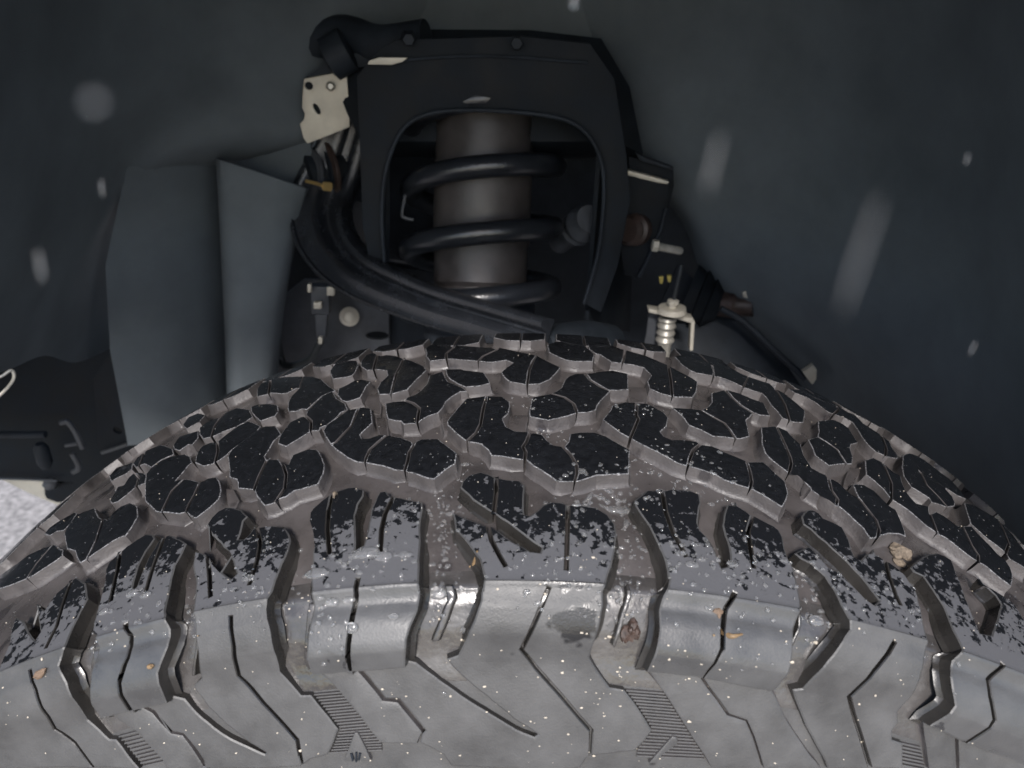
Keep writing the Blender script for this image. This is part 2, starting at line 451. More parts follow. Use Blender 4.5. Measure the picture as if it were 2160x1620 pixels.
def build_poly(bm, poly, depth=0.0058, bevel=0.00045, draft=0.10, sink=sink_0, drop0=0.0, fillet=0.0009, mats=(0, 1, 2)):
    """raise one outlined piece of rubber from the casing: top, bevelled rim, drafted wall, fillet"""
    poly = clean([(p[0], p[1], p[2] if len(p) > 2 else 0) for p in poly])
    if len(poly) < 3: return
    if area(poly) < 0: poly = poly[::-1]
    if depth > 0.0035:                       # worn rubber: outlines are never ruler straight
        fine = []
        for i, a in enumerate(poly):
            b = poly[(i + 1) % len(poly)]
            k = max(1, int(math.hypot(b[0] - a[0], b[1] - a[1]) / 0.0026))
            fine.append(a)
            fl = 1 if (a[2] and b[2]) else 0
            jj = 0.00003 if fl else 0.00016
            for q in range(1, k):
                f = q / k
                fine.append((a[0] + (b[0] - a[0]) * f + random.uniform(-jj, jj), a[1] + (b[1] - a[1]) * f + random.uniform(-jj, jj), fl))
        poly = fine
    n = len(poly)
    nor = []
    for i in range(n):
        a, b, c = poly[i - 1], poly[i], poly[(i + 1) % n]
        e1 = (b[0] - a[0], b[1] - a[1]); e2 = (c[0] - b[0], c[1] - b[1])
        l1 = math.hypot(*e1) or 1e-9; l2 = math.hypot(*e2) or 1e-9
        n1 = (e1[1] / l1, -e1[0] / l1); n2 = (e2[1] / l2, -e2[0] / l2)
        x, y = n1[0] + n2[0], n1[1] + n2[1]
        L = math.hypot(x, y) or 1e-9
        k = min(1.6, 2.0 / L) if L > 0.2 else 1.0
        nor.append((x / L * k, y / L * k))
    ins = [(poly[i][0] - nor[i][0] * bevel, poly[i][1] - nor[i][1] * bevel) for i in range(n)]
    if abs(area(ins)) < 1e-7: ins = [(p[0], p[1]) for p in poly]
    t = bmesh.new()
    cv, ce, cf, _, _, _ = delaunay_2d_cdt([Vector((a * 1000, b * 1000)) for a, b in ins], [], [list(range(n))], 1, 1e-4)
    tv = [t.verts.new((v.x / 1000, v.y / 1000, 0)) for v in cv]
    for fi in cf:
        try: t.faces.new([tv[k] for k in fi])
        except ValueError: pass
    loose = [v for v in t.verts if not v.link_faces]
    bmesh.ops.delete(t, geom=loose, context='VERTS')
    us = [p[0] for p in ins]; ss = [p[1] for p in ins]
    cuts = [((0, k, 0), (0, 1, 0)) for k in KNOTS if min(ss) < k < max(ss)]
    u = math.floor(min(us) / 0.009) * 0.009
    while u < max(us):
        cuts.append(((u, 0, 0), (1, 0, 0))); u += 0.009
    s_ = math.floor(min(ss) / 0.012) * 0.012
    while s_ < max(ss):
        cuts.append(((0, s_ + 1e-5, 0), (0, 1, 0))); s_ += 0.012
    for co, no in cuts:
        bmesh.ops.bisect_plane(t, geom=t.verts[:] + t.edges[:] + t.faces[:], plane_co=co, plane_no=no, dist=1e-6)
    bmesh.ops.remove_doubles(t, verts=t.verts, dist=2e-6)
    t.verts.index_update()
    def flag_at(q):
        best = (9, 0)
        for i in range(n):
            a, b = ins[i], ins[(i + 1) % n]
            dx, dy = b[0] - a[0], b[1] - a[1]
            L = dx * dx + dy * dy or 1e-12
            ff = max(0, min(1, ((q[0] - a[0]) * dx + (q[1] - a[1]) * dy) / L))
            d = math.hypot(a[0] + dx * ff - q[0], a[1] + dy * ff - q[1])
            if d < best[0]: best = (d, 1 if (poly[i][2] and poly[(i + 1) % n][2]) else 0)
        return best[1]
    vm = {}
    for v in t.verts:
        vm[v.index] = bm.verts.new(pos(v.co.x, v.co.y, drop0 + sink(v.co.y)))
    for f in t.faces:
        try:
            nf = bm.faces.new([vm[v.index] for v in f.verts])
            nf.material_index = mats[3] if len(mats) > 3 and sum(v.co.y for v in f.verts) / len(f.verts) > S_EDGE - 0.0002 else mats[0]
        except ValueError: pass
    # boundary loops
    nxt = {}
    for e in t.edges:
        if len(e.link_faces) == 1:
            f = e.link_faces[0]
            vs = f.verts[:]
            for k in range(len(vs)):
                a, b = vs[k], vs[(k + 1) % len(vs)]
                if a in e.verts and b in e.verts:
                    if f.normal.z < 0: a, b = b, a
                    nxt[a.index] = b.index
                    break
    t.verts.ensure_lookup_table()
    seen = set()
    for st in list(nxt):
        if st in seen: continue
        loop = []
        k = st
        while k in nxt and k not in seen:
            seen.add(k); loop.append(k); k = nxt[k]
        if len(loop) < 3: continue
        P2 = [t.verts[i].co for i in loop]
        m_ = len(P2)
        rings = [[vm[i] for i in loop]]
        spec = []
        for i in range(m_):
            a, b, c = P2[i - 1], P2[i], P2[(i + 1) % m_]
            e1 = b - a; e2 = c - b
            l1 = e1.length or 1e-9; l2 = e2.length or 1e-9
            x = e1.y / l1 + e2.y / l2; y = -e1.x / l1 - e2.x / l2
            L = math.hypot(x, y) or 1e-9
            k = min(1.6, 2.0 / L) if L > 0.2 else 1.0
            spec.append((x / L * k, y / L * k, flag_at((b.x, b.y))))
        d = depth
        for (o_f, o_s, dp) in ((bevel, bevel * .6, bevel * 0.55), (bevel + d * 0.55 * draft, bevel * .6, d * 0.62), (bevel + d * 0.8 * draft + fillet * .25, bevel * .6, d * 0.85), (bevel + d * draft + fillet * .9, bevel * .6, d * 0.98), (bevel + d * draft + fillet * 2.0, bevel * .6, d + 0.0004)):
            ring = []
            for i in range(m_):
                nx, ny, fl = spec[i]
                jit = 0.0
                o = o_s if fl else o_f
                q = P2[i]
                ring.append(bm.verts.new(pos(q.x + nx * o, q.y + ny * o, drop0 + sink(q.y) + dp)))
            rings.append(ring)
        for ri in range(5):
            for i in range(m_):
                j = (i + 1) % m_
                try:
                    nf = bm.faces.new([rings[ri][j], rings[ri][i], rings[ri + 1][i], rings[ri + 1][j]])
                    nf.material_index = (mats[2] if spec[i][2] and spec[j][2] else mats[1]) if ri == 0 else mats[2]
                except ValueError: pass
    t.free()

ROT = []     # polygons kept for placing droplets: (poly, drop0, sink)
def rubber(name, spec, sipes=(), parent=None, mats=None, gap=0.0007, uvpoly=None, mats_=None, **kw):
    if mats_: kw['mats'] = mats_
    base = [(a, b, 0) for a, b in (uvpoly or uv(spec))]
    pieces = [clean(base)]
    for sp in sipes:
        cut_in = isinstance(sp, str) and sp.startswith('-')
        line = uv(sp.lstrip('-')) if isinstance(sp, str) else sp
        nxt = []
        mid = line[len(line) // 2]
        q = ((line[0][0] + line[1][0]) / 2, (line[0][1] + line[1][1]) / 2) if len(line) == 2 else mid
        done = False
        for p in pieces:
            if not done and inside(p, q):
                nxt += [slit(p, line, gap)] if cut_in else split(p, line, gap); done = True
            else: nxt.append(p)
        pieces = nxt
    bm = bmesh.new()
    for p in pieces:
        build_poly(bm, p, **kw)
        ROT.append((p, kw.get('drop0', 0.0), kw.get('sink', sink_0), name))
    return link(name, bm, mats or [M['wet'], M['edge'], M['wall']], parent, smooth=22 if mats_ else 38), pieces

tyre = empty('tyre')
tag(tyre, 'large wet black all-terrain tyre with chunky tread blocks, filling the lower half', 'tyre')

# casing: groove floors and the sidewall underneath the raised rubber
def casing_drop(s):
    if s > 0:
        if s < S_EDGE - 0.02: return 0.0058
        x = (s - S_EDGE)
        if x < 0.0: return 0.0058 + 0.0017 * (x + 0.02) / 0.02
        if x < 0.026: return 0.0075
        f = min(1.0, (x - 0.026) / 0.0095)
        return 0.0075 + (0.0066 - 0.0075) * f * f * (3 - 2 * f)
    return 0.0058
bm = bmesh.new()
svals = [i * 0.0035 for i in range(int(S_EDGE / 0.0035))] + [S_EDGE - 0.001, S_EDGE + 0.0015] + [S_EDGE + 0.004 + k * 0.002 for k in range(24)] + [S_EDGE + 0.055 + k * 0.012 for k in range(int((PS[-1] - S_EDGE - 0.055) / 0.012))] + [PS[-1]]
svals = [-x for x in svals[::-1] if x > 0] + svals
NT = 400
rows = []
for k in range(NT):
    th = 2 * math.pi * k / NT
    rows.append([bm.verts.new(pos(th * R0, s, casing_drop(s))) for s in svals])
for k in range(NT):
    a, b = rows[k], rows[(k + 1) % NT]
    for j in range(len(svals) - 1):
        bm.faces.new([a[j], b[j], b[j + 1], a[j + 1]]).material_index = 1 if svals[j] > S_EDGE + 0.034 else (2 if svals[j] > S_EDGE - 0.012 else 0)
link('casing', bm, [M['casing'], M['side'], M['wetfloor']], tyre, smooth=60)

# ---- outboard row of S-shaped blocks
NEAR = [
 ('T1 265,340 400,240 510,218 580,208 660,222 672,300 680,385 610,450 540,520 560,570 650,560 760,520 880,530 1010,555 1125,600 1150,634 1175,602 1230,572 1430,568 1520,640 1640,730 1625,850 1500,930 1380,1032 1290,1015 1160,965 1050,935 930,925 800,880 690,860 600,842 500,835 390,785 270,700 200,630 140,540 115,480 150,415',
  ['T1 515,220 430,430 260,610 190,640', 'T1 840,525 740,610 650,690 610,780 590,850', 'T1 1150,632 1100,720 1080,820 1045,940']),
 ('T2 235,110 460,78 470,95 482,80 640,85 730,150 735,200 715,280 650,340 690,430 790,480 940,490 960,515 1000,500 1100,520 1160,590 1230,640 1340,662 1400,600 1420,510 1520,495 1700,495 1830,540 1950,610 2100,690 2090,780 2090,970 1950,975 1720,985 1560,1040 1480,1060 1330,1060 1260,1050 1180,990 1090,930 1000,880 920,812 880,810 760,790 650,770 520,760 480,695 400,630 320,612 255,605 210,580 100,490 20,410 15,370 130,220',
  ['T2 470,90 425,240 400,400 350,500 240,598', 'T2 960,510 920,600 880,660 912,720 900,815', 'T2 1345,662 1430,760 1490,870 1500,960 1475,1062']),
 ('T3 170,190 310,150 440,155 455,168 470,162 560,165 640,200 760,270 810,330 790,430 720,490 760,540 850,580 1000,580 1130,600 1180,635 1300,650 1380,680 1450,720 1600,780 1690,818 1720,832 1890,830 1960,890 2030,960 2138,1053 2176,1193 2155,1263 2106,1350 2000,1280 1900,1220 1780,1150 1720,1130 1590,1090 1450,1040 1330,970 1210,930 1110,900 1020,880 900,840 760,760 620,690 480,620 390,570 350,550 260,500 180,440 90,375 60,350 110,290 150,240',
  ['T3 455,160 445,300 470,340 410,480 370,565', 'T3 1180,630 1090,700 1050,800 1030,885', 'T3 1700,825 1740,950 1760,1050 1740,1140']),
 ('T10 30,3 200,-7 330,48 410,138 480,200 500,260 520,330 580,420 610,470 700,520 770,550 790,585 850,600 920,640 990,710 1060,770 1140,805 1110,740 1075,660 1110,650 1200,660 1320,730 1420,830 1490,900 1570,950 1620,1060 1660,1160 1680,1250 1600,1220 1490,1215 1400,1240 1330,1270 1270,1270 1240,1230 1190,1150 1100,1070 1030,1000 960,940 890,890 780,830 680,775 600,720 590,690 510,620 450,560 380,550 310,500 230,440 120,350 70,290 40,200',
  ['T10 200,-7 300,200 360,340 375,420 340,530', 'T10 800,588 830,720 900,820 890,893', 'T10 1140,805 1250,950 1340,1060 1375,1170 1365,1260']),
 ('T11 351,-160 436,-190 556,-130 676,-20 756,20 776,100 820,200 870,265 930,330 1010,350 1080,370 1080,455 1150,425 1240,470 1290,505 1400,590 1480,590 1560,590 1640,680 1710,750 1790,830 1860,910 1950,980 2010,1070 2035,1150 2020,1280 1910,1200 1800,1110 1720,1040 1640,1000 1560,950 1470,880 1370,800 1280,730 1200,690 1150,655 1050,590 960,510 830,400 740,340 650,280 560,170 450,70 360,0',
  ['T11 556,-130 650,100 640,275', 'T11 1090,450 1140,580 1170,675', 'T11 1460,590 1560,800 1640,920 1640,1000']),
 ('T11 1480,330 1560,340 1760,450 1870,520 1960,620 2040,700 2160,860 2250,960 2230,1110 2160,1060 1990,960 1950,890 1850,810 1750,740 1650,650 1550,560', ['T11 1870,520 1990,800 1960,900']),
 ('T7 540,857 650,850 690,900 720,950 640,1020 590,1110 530,1200 560,1235 690,1235 725,1290 800,1290 850,1185 960,1140 1040,1115 1130,1125 1170,1190 1215,1290 1200,1400 1150,1500 S1 1560,120 1450,150 1300,190 1200,260 1100,290 1085,322 1040,340 960,360 870,250 830,180 655,160 655,100 640,60 570,40 T8 1530,780 1530,680 1510,560 T7 150,1130 280,1020 400,930 480,880',
  ['T7 560,1235 460,1440 415,1590', 'T7 735,1290 775,1400 760,1560 655,1720']),
 ('T8 960,540 1030,525 1090,560 1110,620 1060,660 1000,740 920,830 990,810 1100,820 1210,845 1300,800 1390,790 1420,840 1440,950 1410,1040 1330,1120 1240,1190 1150,1260 1080,1230 1030,1190 960,1210 880,1200 780,1190 690,1180 610,1100 570,1060 570,880 580,760 640,680 760,600 880,550',
  ['T8 1010,815 880,940 760,1190', 'T8 1195,845 1140,980 1080,1080 1035,1195']),
 ('T9 860,690 960,640 1080,600 1120,700 1220,740 1290,650 1380,580 1480,540 1560,580 1570,700 1500,820 1430,920 1380,930 1280,980 1180,1050 1060,1130 980,1190 910,1230 870,1160 850,1090 760,1070 740,960 730,890 770,810',
  ['T9 1180,720 1100,960 985,1190']),
 ('T9 200,1230 330,1130 480,1060 620,1015 720,1080 715,1140 640,1200 500,1290 380,1370 250,1430 100,1490 -40,1530 -140,1480 -40,1400', ['T9 600,1020 420,1230 300,1410']),
]
# ---- centre blocks (two interlocking pieces each)
MIDDLE = [
 ('T4 280,870 370,850 500,838 530,800 620,770 690,720 760,640 790,550 940,503 965,560 1000,620 1080,650 1170,690 1215,730 1140,735 1040,795 975,850 945,910 890,975 780,1010 690,1060 650,1090 490,1105 460,1070 390,1065 310,1045 290,960', ['T4 505,835 600,865 675,925 660,1000 655,1095']),
 ('T4 965,480 1150,475 1190,490 1410,515 1460,590 1480,640 1350,670 1200,680 1100,640 1030,600 985,550', []),
 ('T5 235,795 440,758 500,730 560,690 600,600 640,560 720,530 820,530 850,560 890,610 1000,680 1120,730 1100,750 1020,830 970,900 960,940 890,965 760,975 640,1010 520,1040 420,1060 330,1045 200,1015 195,950 215,870', ['T5 440,756 600,800 700,870 755,985']),
 ('T5 850,530 1000,505 1140,490 1320,530 1325,600 1330,710 1200,720 1100,715 1000,660 900,600', []),
 ('T6 100,755 310,765 430,778 510,740 550,690 545,585 690,553 770,640 880,740 1020,825 940,900 960,980 980,1080 880,1110 830,1108 700,1090 560,1080 430,1010 290,955 200,840', ['T6 425,775 560,860 690,930 750,1000 820,1112']),
 ('T6 720,550 860,590 1000,650 1140,700 1170,760 1215,850 1100,840 1030,812 900,735 790,640', []),
 ('T12 350,900 460,868 470,790 460,690 540,680 640,675 740,720 820,780 860,850 920,940 840,960 830,1000 860,1100 850,1180 790,1182 660,1190 590,1200 480,1120 430,1080 390,980', ['T12 455,866 560,930 680,1015 790,1185']),
 ('T11 782,-216 852,-241 1032,-156 1212,-16 1290,80 1275,180 1350,260 1380,330 1370,365 1280,375 1180,340 1110,320 1080,270 1000,220 920,170 880,150 830,80 790,20 770,-80', ['T11 860,-235 960,-60 1050,120 1180,250 1290,375']),
 ('T7 740,910 820,810 950,750 1000,745 1010,690 1100,600 1190,510 1300,460 1350,540 1400,570 1450,600 1475,665 1400,700 1340,770 1230,850 1170,870 1150,910 1070,910 1030,930 920,1000 820,1060 770,1090 680,1055 690,1000', ['T7 1000,745 1060,800 1050,915']),
 ('T7 1370,430 1460,390 1560,335 1640,325 1740,345 1690,400 1650,480 1620,530 1540,560 1460,580 1400,560 1355,500', []),
 ('T7 370,640 450,610 600,600 680,620 690,680 650,740 560,770 480,800 420,750 380,700', []),
 ('T8 1170,500 1230,430 1320,395 1400,385 1500,300 1640,200 1750,150 1850,190 1890,210 1840,280 1700,380 1560,480 1500,540 1400,610 1340,640 1240,665 1140,625 1150,560', ['T8 1390,390 1400,500 1370,625']),
 ('T8 890,430 960,330 1080,290 1180,260 1180,340 1110,420 1060,420 960,490 900,470', []),
 ('T8 170,1060 260,900 330,880 380,800 450,740 560,740 590,760 570,860 480,890 400,960 260,1070 190,1090', ['T8 450,745 500,800 470,893']),
 ('T8 160,780 250,680 380,640 440,620 420,700 340,760 250,800 180,840', []),
 ('T9 500,900 560,830 640,770 760,700 850,650 880,660 800,780 720,860 640,870 560,920', []),
]
# ---- inboard row of S-shaped blocks
FAR = [
 ('T4 755,300 740,240 800,195 1030,208 1060,238 1080,205 1300,220 1520,240 1550,262 1580,230 1720,260 1850,290 2000,320 2150,395 2280,455 2260,490 2170,590 2050,645 1890,655 1700,620 1640,570 1605,515 1660,460 1740,405 1660,375 1500,400 1380,390 1200,375 1000,360 960,365 790,385 745,330',
  ['T4 1060,236 980,300 980,368', 'T4 1550,260 1400,330 1340,390', 'T4 2000,322 1960,400 1920,500 1900,656']),
 ('T5 400,200 500,165 800,155 830,210 940,310 920,390 720,390 620,375 540,345 420,285', []),
 ('T5 850,160 1000,165 1180,225 1290,260 1540,330 1700,400 1790,440 1900,500 2010,555 2115,620 2100,740 2060,800 1850,795 1680,750 1570,700 1540,610 1585,550 1500,460 1390,430 1290,420 1250,410 1130,395 1000,310 950,300 880,250',
  ['T5 1280,260 1275,350 1255,414', 'T5 1780,436 1810,600 1825,795']),
 ('T6 120,170 250,150 480,220 540,260 570,350 560,390 500,380 380,360 300,330 200,260', []),
 ('T6 545,235 640,230 780,310 870,360 960,400 1110,450 1210,480 1270,540 1370,590 1500,690 1610,790 1610,850 1590,925 1480,920 1350,870 1290,790 1220,720 1170,640 1120,590 1000,555 900,520 870,500 760,450 640,405 580,400 565,320',
  ['T6 960,402 900,520', 'T6 1270,540 1380,720 1430,895']),
 ('T12 120,320 300,345 480,405 640,490 800,590 880,620 980,720 1180,850 1280,930 1310,1000 1370,1085 1370,1120 1250,1100 1120,1040 1040,970 960,870 920,800 850,700 760,650 660,620 580,590 420,470 330,420 200,370', ['T12 660,500 700,560 650,620', 'T12 1180,850 1240,1000 1230,1090']),
 ('T12 1430,1080 1500,1055 1600,1090 1680,1140 1760,1200 1860,1280 1960,1350 2030,1420 2100,1500 2150,1580 2050,1540 1960,1480 1860,1420 1760,1370 1650,1290 1560,1210 1480,1150', ['T12 1690,1150 1740,1270 1700,1330']),
 ('T4 0,400 60,320 150,290 240,330 300,315 400,325 500,355 620,395 720,440 755,490 700,545 620,620 540,710 430,740 340,765 210,765 190,700 225,630 310,550 300,495 180,480 70,490 10,450', ['T4 200,310 170,400 150,482', 'T4 500,355 400,560 345,765']),
 ('T7 1270,230 1340,140 1470,110 1580,110 1600,160 1570,230 1530,280 1450,300 1300,320', []),
 ('T7 440,440 480,380 600,320 800,295 950,290 1080,290 1180,320 1250,390 1340,450 1190,510 1010,670 960,660 880,690 800,690 790,650 800,580 830,520 920,430 890,425 790,480 720,490 600,480 540,500 440,520', ['T7 600,320 590,400 575,490', 'T7 960,292 920,430']),
 ('T8 1190,230 1280,160 1430,110 1500,50 1620,0 1760,20 1800,100 1700,170 1600,220 1480,265 1330,330 1230,355 1190,300', ['T8 1430,110 1370,200 1330,330']),
 ('T8 1000,200 1060,110 1180,60 1260,80 1190,160 1040,240', []),
 ('T8 430,640 480,570 600,480 760,420 880,460 900,530 760,590 640,680 560,640 460,680', ['T8 560,510 540,580 510,655']),
]
MB3 = [M['wet'], M['edge'], M['wall']]
for i, (o, sp) in enumerate(NEAR): rubber('tread_block', o, sp, tyre)
for i, (o, sp) in enumerate(MIDDLE): rubber('tread_block', o, sp, tyre, depth=0.0058)
for i, (o, sp) in enumerate(FAR): rubber('tread_block', o, sp, tyre, depth=0.0058)

# low tie bars and stone ejectors standing in the grooves
for o, dp in [('T1 690,250 820,250 830,300 845,520 750,500 715,400 690,300', .0034), ('T2 725,225 960,225 930,320 910,470 800,470 715,450 720,300', .0031),
          ('T5 1335,610 1540,620 1555,700 1530,790 1340,800 1335,700', .0031), ('T6 355,580 545,610 550,690 450,750 340,720', .0031),
          ('T1 1470,190 1640,210 1600,290 1540,400 1480,420 1450,300', .0034), ('T5 430,530 640,555 560,640 470,760 330,770 420,620', .0034),
          ('T4 590,630 700,640 690,700 620,740 550,770 550,720', .0034), ('T7 1690,420 1810,420 1840,560 1830,660 1700,630 1650,520', .0034),
          ('T10 1080,410 1210,400 1180,520 1120,640 1010,630 1030,530', .0034), ('T8 1440,850 1530,850 1600,980 1560,1070 1480,1080', .0034)]:
    rubber('stone_ejector', o, (), tyre, mats=[M['casing'], M['wall'], M['wall']], drop0=dp, depth=0.0058 - dp, bevel=0.0006)

# ---- outboard shoulder lugs; the long ones run on into the sidewall, the short ones end in a step
SH = [M['shoulder'], M['edge'], M['wall']]
SHORT = [
 ('S2 165,540 175,440 210,390 300,310 420,225 500,190 620,150 700,145 800,180 790,250 730,340 695,470 700,600 705,760 700,900 760,880 800,790 840,640 880,400 920,310 975,200 1050,190 1080,240 1160,255 1300,290 1460,320 1465,400 1440,540 1440,700 1430,900 1425,1130 Q2 1935,0 1940,150 1920,300 1870,420 1840,520 1830,650 1815,775 1600,800 1350,810 1200,830 1030,850 1010,760 1010,550 1025,400 1040,250 1030,100 1022,25 S2 215,1000 220,850 205,680',
  ['-S2 430,222 395,400 380,620 405,900', '-Q2 1350,812 1355,560 1370,420 1405,150 1420,20', '-S2 1140,250 1040,450 1000,620 985,880']),
 ('S4 205,300 310,220 350,180 520,190 640,165 740,175 850,185 950,230 965,330 940,450 930,560 960,640 1020,700 1080,780 1130,880 1170,1000 1200,1065 1270,1050 1300,980 1290,850 1240,700 1210,580 1230,450 1265,345 1340,355 1360,300 1380,360 1480,420 1540,470 1570,470 1680,530 1800,590 1860,640 1900,720 1920,850 1960,960 2010,1050 2050,1200 2080,1350 2100,1450 Q4 1955,220 1940,330 1900,470 1870,620 1855,730 1800,850 1750,960 1700,980 1430,930 1140,870 900,835 660,810 700,680 735,570 760,430 765,300 800,170 840,80 850,20 S4 590,1180 560,1000 500,850 420,680 370,580 290,470 215,350',
  ['-S4 525,195 560,420 640,650 790,930', '-Q4 1140,872 1280,600 1290,450 1330,270 1400,140', '-S4 1550,470 1500,650 1530,850 1565,1060']),
 ('T11 865,1060 970,970 1070,910 1170,895 1250,925 1340,980 1370,1060 1395,1140 1430,1210 1500,1420 1560,1560 Q5 1790,480 1890,500 T11 1900,1480 1840,1380 1740,1290 1690,1260 1640,1190 1600,1140 1690,1260 1790,1300 1920,1380 2060,1490 2150,1640 2300,1800 Q5 2300,560 2330,760 2300,1000 2260,1310 2200,1620 2050,1560 1870,1500 1680,1420 1500,1330 1370,1270 1450,1180 1545,1070 1530,950 1535,850 1570,720 1640,610 1560,450 1480,250 1310,0 T11 900,1110',
  ['-Q5 1690,1425 1870,1190 1850,1000 1870,880 1980,740']),
 ('S5 330,560 370,470 500,350 580,280 700,200 800,140 880,150 900,190 800,330 720,480 660,680 640,780 690,740 760,560 820,420 900,290 960,190 1060,150 1180,200 1260,250 1210,360 1130,500 1090,650 1055,850 1015,1020 Q1 1400,320 1425,450 1420,600 1385,720 1360,800 1385,920 1400,1080 1250,1110 1100,1140 960,1180 850,1210 810,1080 790,930 790,800 820,600 810,500 775,466 S5 230,1050 270,900 320,700',
  ['-S5 500,350 480,520 400,900', '-Q1 1100,1142 1040,880 1090,680 1100,500 1060,400', '-S5 1010,165 860,580 790,830']),
]
LONG = [
 # long lug with the sidewall panel it grows into; the horn-shaped hollow is the deep notch in the outline
 ('S1 165,880 230,890 290,915 380,1020 470,1110 580,1190 645,1130 600,990 540,880 460,780 360,690 300,580 350,500 430,420 520,375 600,380 700,410 770,480 720,530 700,620 660,740 720,740 780,690 830,620 900,600 1050,585 1180,600 1240,680 1260,760 1230,870 1160,1020 1090,1200 1050,1330 Q2 640,280 680,480 715,700 725,850 820,970 900,1065 985,1065 1100,1210 1220,1360 1160,1520 1130,1580 980,1620 900,1680 580,1700 250,1700 -40,1700 Q1 1680,1700 1660,1620 1570,1490 1490,1395 1395,1375 1310,1280 1240,1200 1120,1140 1250,1090 1400,1060 1500,1090 1600,1210 1750,1340 1900,1440 2160,1560 Q2 590,1572 602,1560 450,1470 250,1310 100,1160 0,1010 Q1 1590,970 1665,900 1670,650 1645,460 1640,360 S5 1350,900 1370,700 1330,500',
  ['-S1 880,600 910,800 880,980 790,1250', '-Q2 930,1690 880,1510 870,1450 730,1290 580,1130 380,880 370,600 345,345', '-S1 320,940 335,1150 345,1390']),
 ('S3 165,260 190,190 260,120 400,80 520,120 580,150 700,170 840,180 900,230 890,400 895,560 960,580 1050,520 1110,460 1200,420 1310,430 1400,455 1560,465 1720,490 1850,570 1930,680 1950,800 1920,1000 1890,1150 1850,1250 1810,1400 1790,1440 Q3 1890,240 1850,450 1810,600 1780,730 1850,850 1960,1000 Q4 480,1020 560,1120 640,1240 720,1370 650,1470 570,1550 200,1590 150,1620 100,1700 Q3 1400,1720 1000,1700 600,1680 Q2 2130,1585 2000,1510 1925,1480 1945,1400 1975,1370 1750,1100 1630,1095 1580,1030 1450,870 1400,790 1600,770 1830,760 Q3 290,775 380,850 500,940 680,1070 820,1160 1000,1270 1150,1360 1310,1428 1342,1405 1130,1270 950,1120 780,980 640,850 560,745 655,710 690,640 730,550 800,380 860,200 870,100 S3 430,1420 445,1300 420,1200 390,1080 300,960 200,830 110,740 80,545 200,600 260,620 370,660 440,690 520,690 620,770 750,870 870,930 960,985 1080,1000 1095,940 1000,880 870,780 700,650 560,560 520,540 310,400',
  ['-S3 1395,455 1385,800 1375,1190', '-Q3 1795,1592 1800,1450 1800,1370 1700,1260 1550,1080 1330,830 1200,650 1330,350 1430,100', '-S3 575,150 575,330 550,550', '-S3 480,700 520,860 620,1050 680,1150']),
 ('T10 410,1440 560,1360 600,1380 690,1470 800,1600 T11 80,1130 200,1260 360,1420 460,1490 515,1440 420,1320 300,1165 150,1005 40,905 T10 840,1390 760,1310 690,1260 600,1170 510,1110 490,1020 560,945 620,945 690,980 740,1040 850,1085 960,1145 1030,1280 1060,1400 1100,1480 1170,1520 1240,1440 1290,1440 1310,1380 T11 470,910 560,965 640,1010 740,1080 810,1150 860,1230 Q5 1250,120 1300,320 1325,450 1335,640 1310,780 1265,940 1230,1050 1150,1190 1165,1300 1110,1370 1110,1450 1200,1480 1200,1620 1200,1700 560,1700 530,1620 460,1500 370,1330 300,1150 250,1010 335,995 400,890 510,720 620,570 700,450 620,250 560,120 480,0 T10 600,1560 480,1500',
  ['-T11 580,975 620,1150 700,1380 750,1480', '-Q5 920,1698 850,1450 790,1260 730,1060 900,800 1070,560']),
 ('Q1 -100,880 -20,800 20,700 80,560 90,460 130,350 200,380 240,470 295,540 340,470 320,340 310,230 375,290 410,230 480,140 600,40 640,10 720,60 740,190 620,420 550,600 490,760 560,900 620,1100 670,1260 850,1440 910,1445 1060,1640 1110,1700 -150,1700 -150,1000',
  ['-Q1 600,40 530,240 480,420 390,600', '-Q1 720,1698 560,1470 400,1340 370,1210 300,960 250,800']),
]
LUG = [M['shoulder'], M['side'], M['wetwall'], M['side']]
for o, sp in SHORT: rubber('shoulder_lug', o, sp, tyre, mats=LUG[:3] + [M['face']], sink=sink_S, **{'mats_': (0, 1, 2, 3)}, gap=0.0008, bevel=0.0006)
for o, sp in LONG: rubber('shoulder_lug', o, sp, tyre, mats=LUG, sink=sink_L, **{'mats_': (0, 1, 2, 3)}, gap=0.0007, bevel=0.0006, depth=0.0058)

# sidewall panels below the short lugs
for o in ['Q2 1030,835 1200,800 1345,790 1350,820 1420,890 1545,1040 1600,1115 1730,1130 1940,1385 1900,1470 1900,1490 1620,1478 1580,1470 1500,1370 1420,1260 1320,1140 1225,1020 1140,930 1060,870',
          'Q4 660,800 900,815 1130,860 1130,895 1200,1000 1290,1120 1370,1240 1530,1290 1590,1430 1640,1590 1660,1700 1240,1700 1180,1590 1080,1440 980,1280 900,1150 830,1040 760,940 700,860',
          'Q4 1150,860 1430,900 1720,960 Q5 60,990 120,1100 200,1280 290,1420 400,1580 500,1700 Q4 1690,1700 1660,1590 1610,1430 1545,1280 1390,1225 1310,1110 1220,990 1150,885',
          'Q5 1380,1260 1520,1310 1665,1390 1655,1450 1660,1620 1665,1700 1430,1700 1420,1620 1390,1400',
          'Q5 1690,1390 1870,1480 2050,1540 2300,1640 2300,1720 1690,1720 1685,1450',
          'Q1 850,1200 960,1160 1090,1120 1100,1150 1220,1215 1290,1300 1380,1395 1480,1412 1555,1510 1640,1640 1670,1700 1350,1700 1310,1620 1180,1480 1080,1370 970,1300 900,1250']:
    rubber('sidewall_panel', o, (), tyre, mats=[M['side'], M['side'], M['wall']], drop0=0.0042, depth=0.0028, bevel=0.0005, fillet=0.0006)

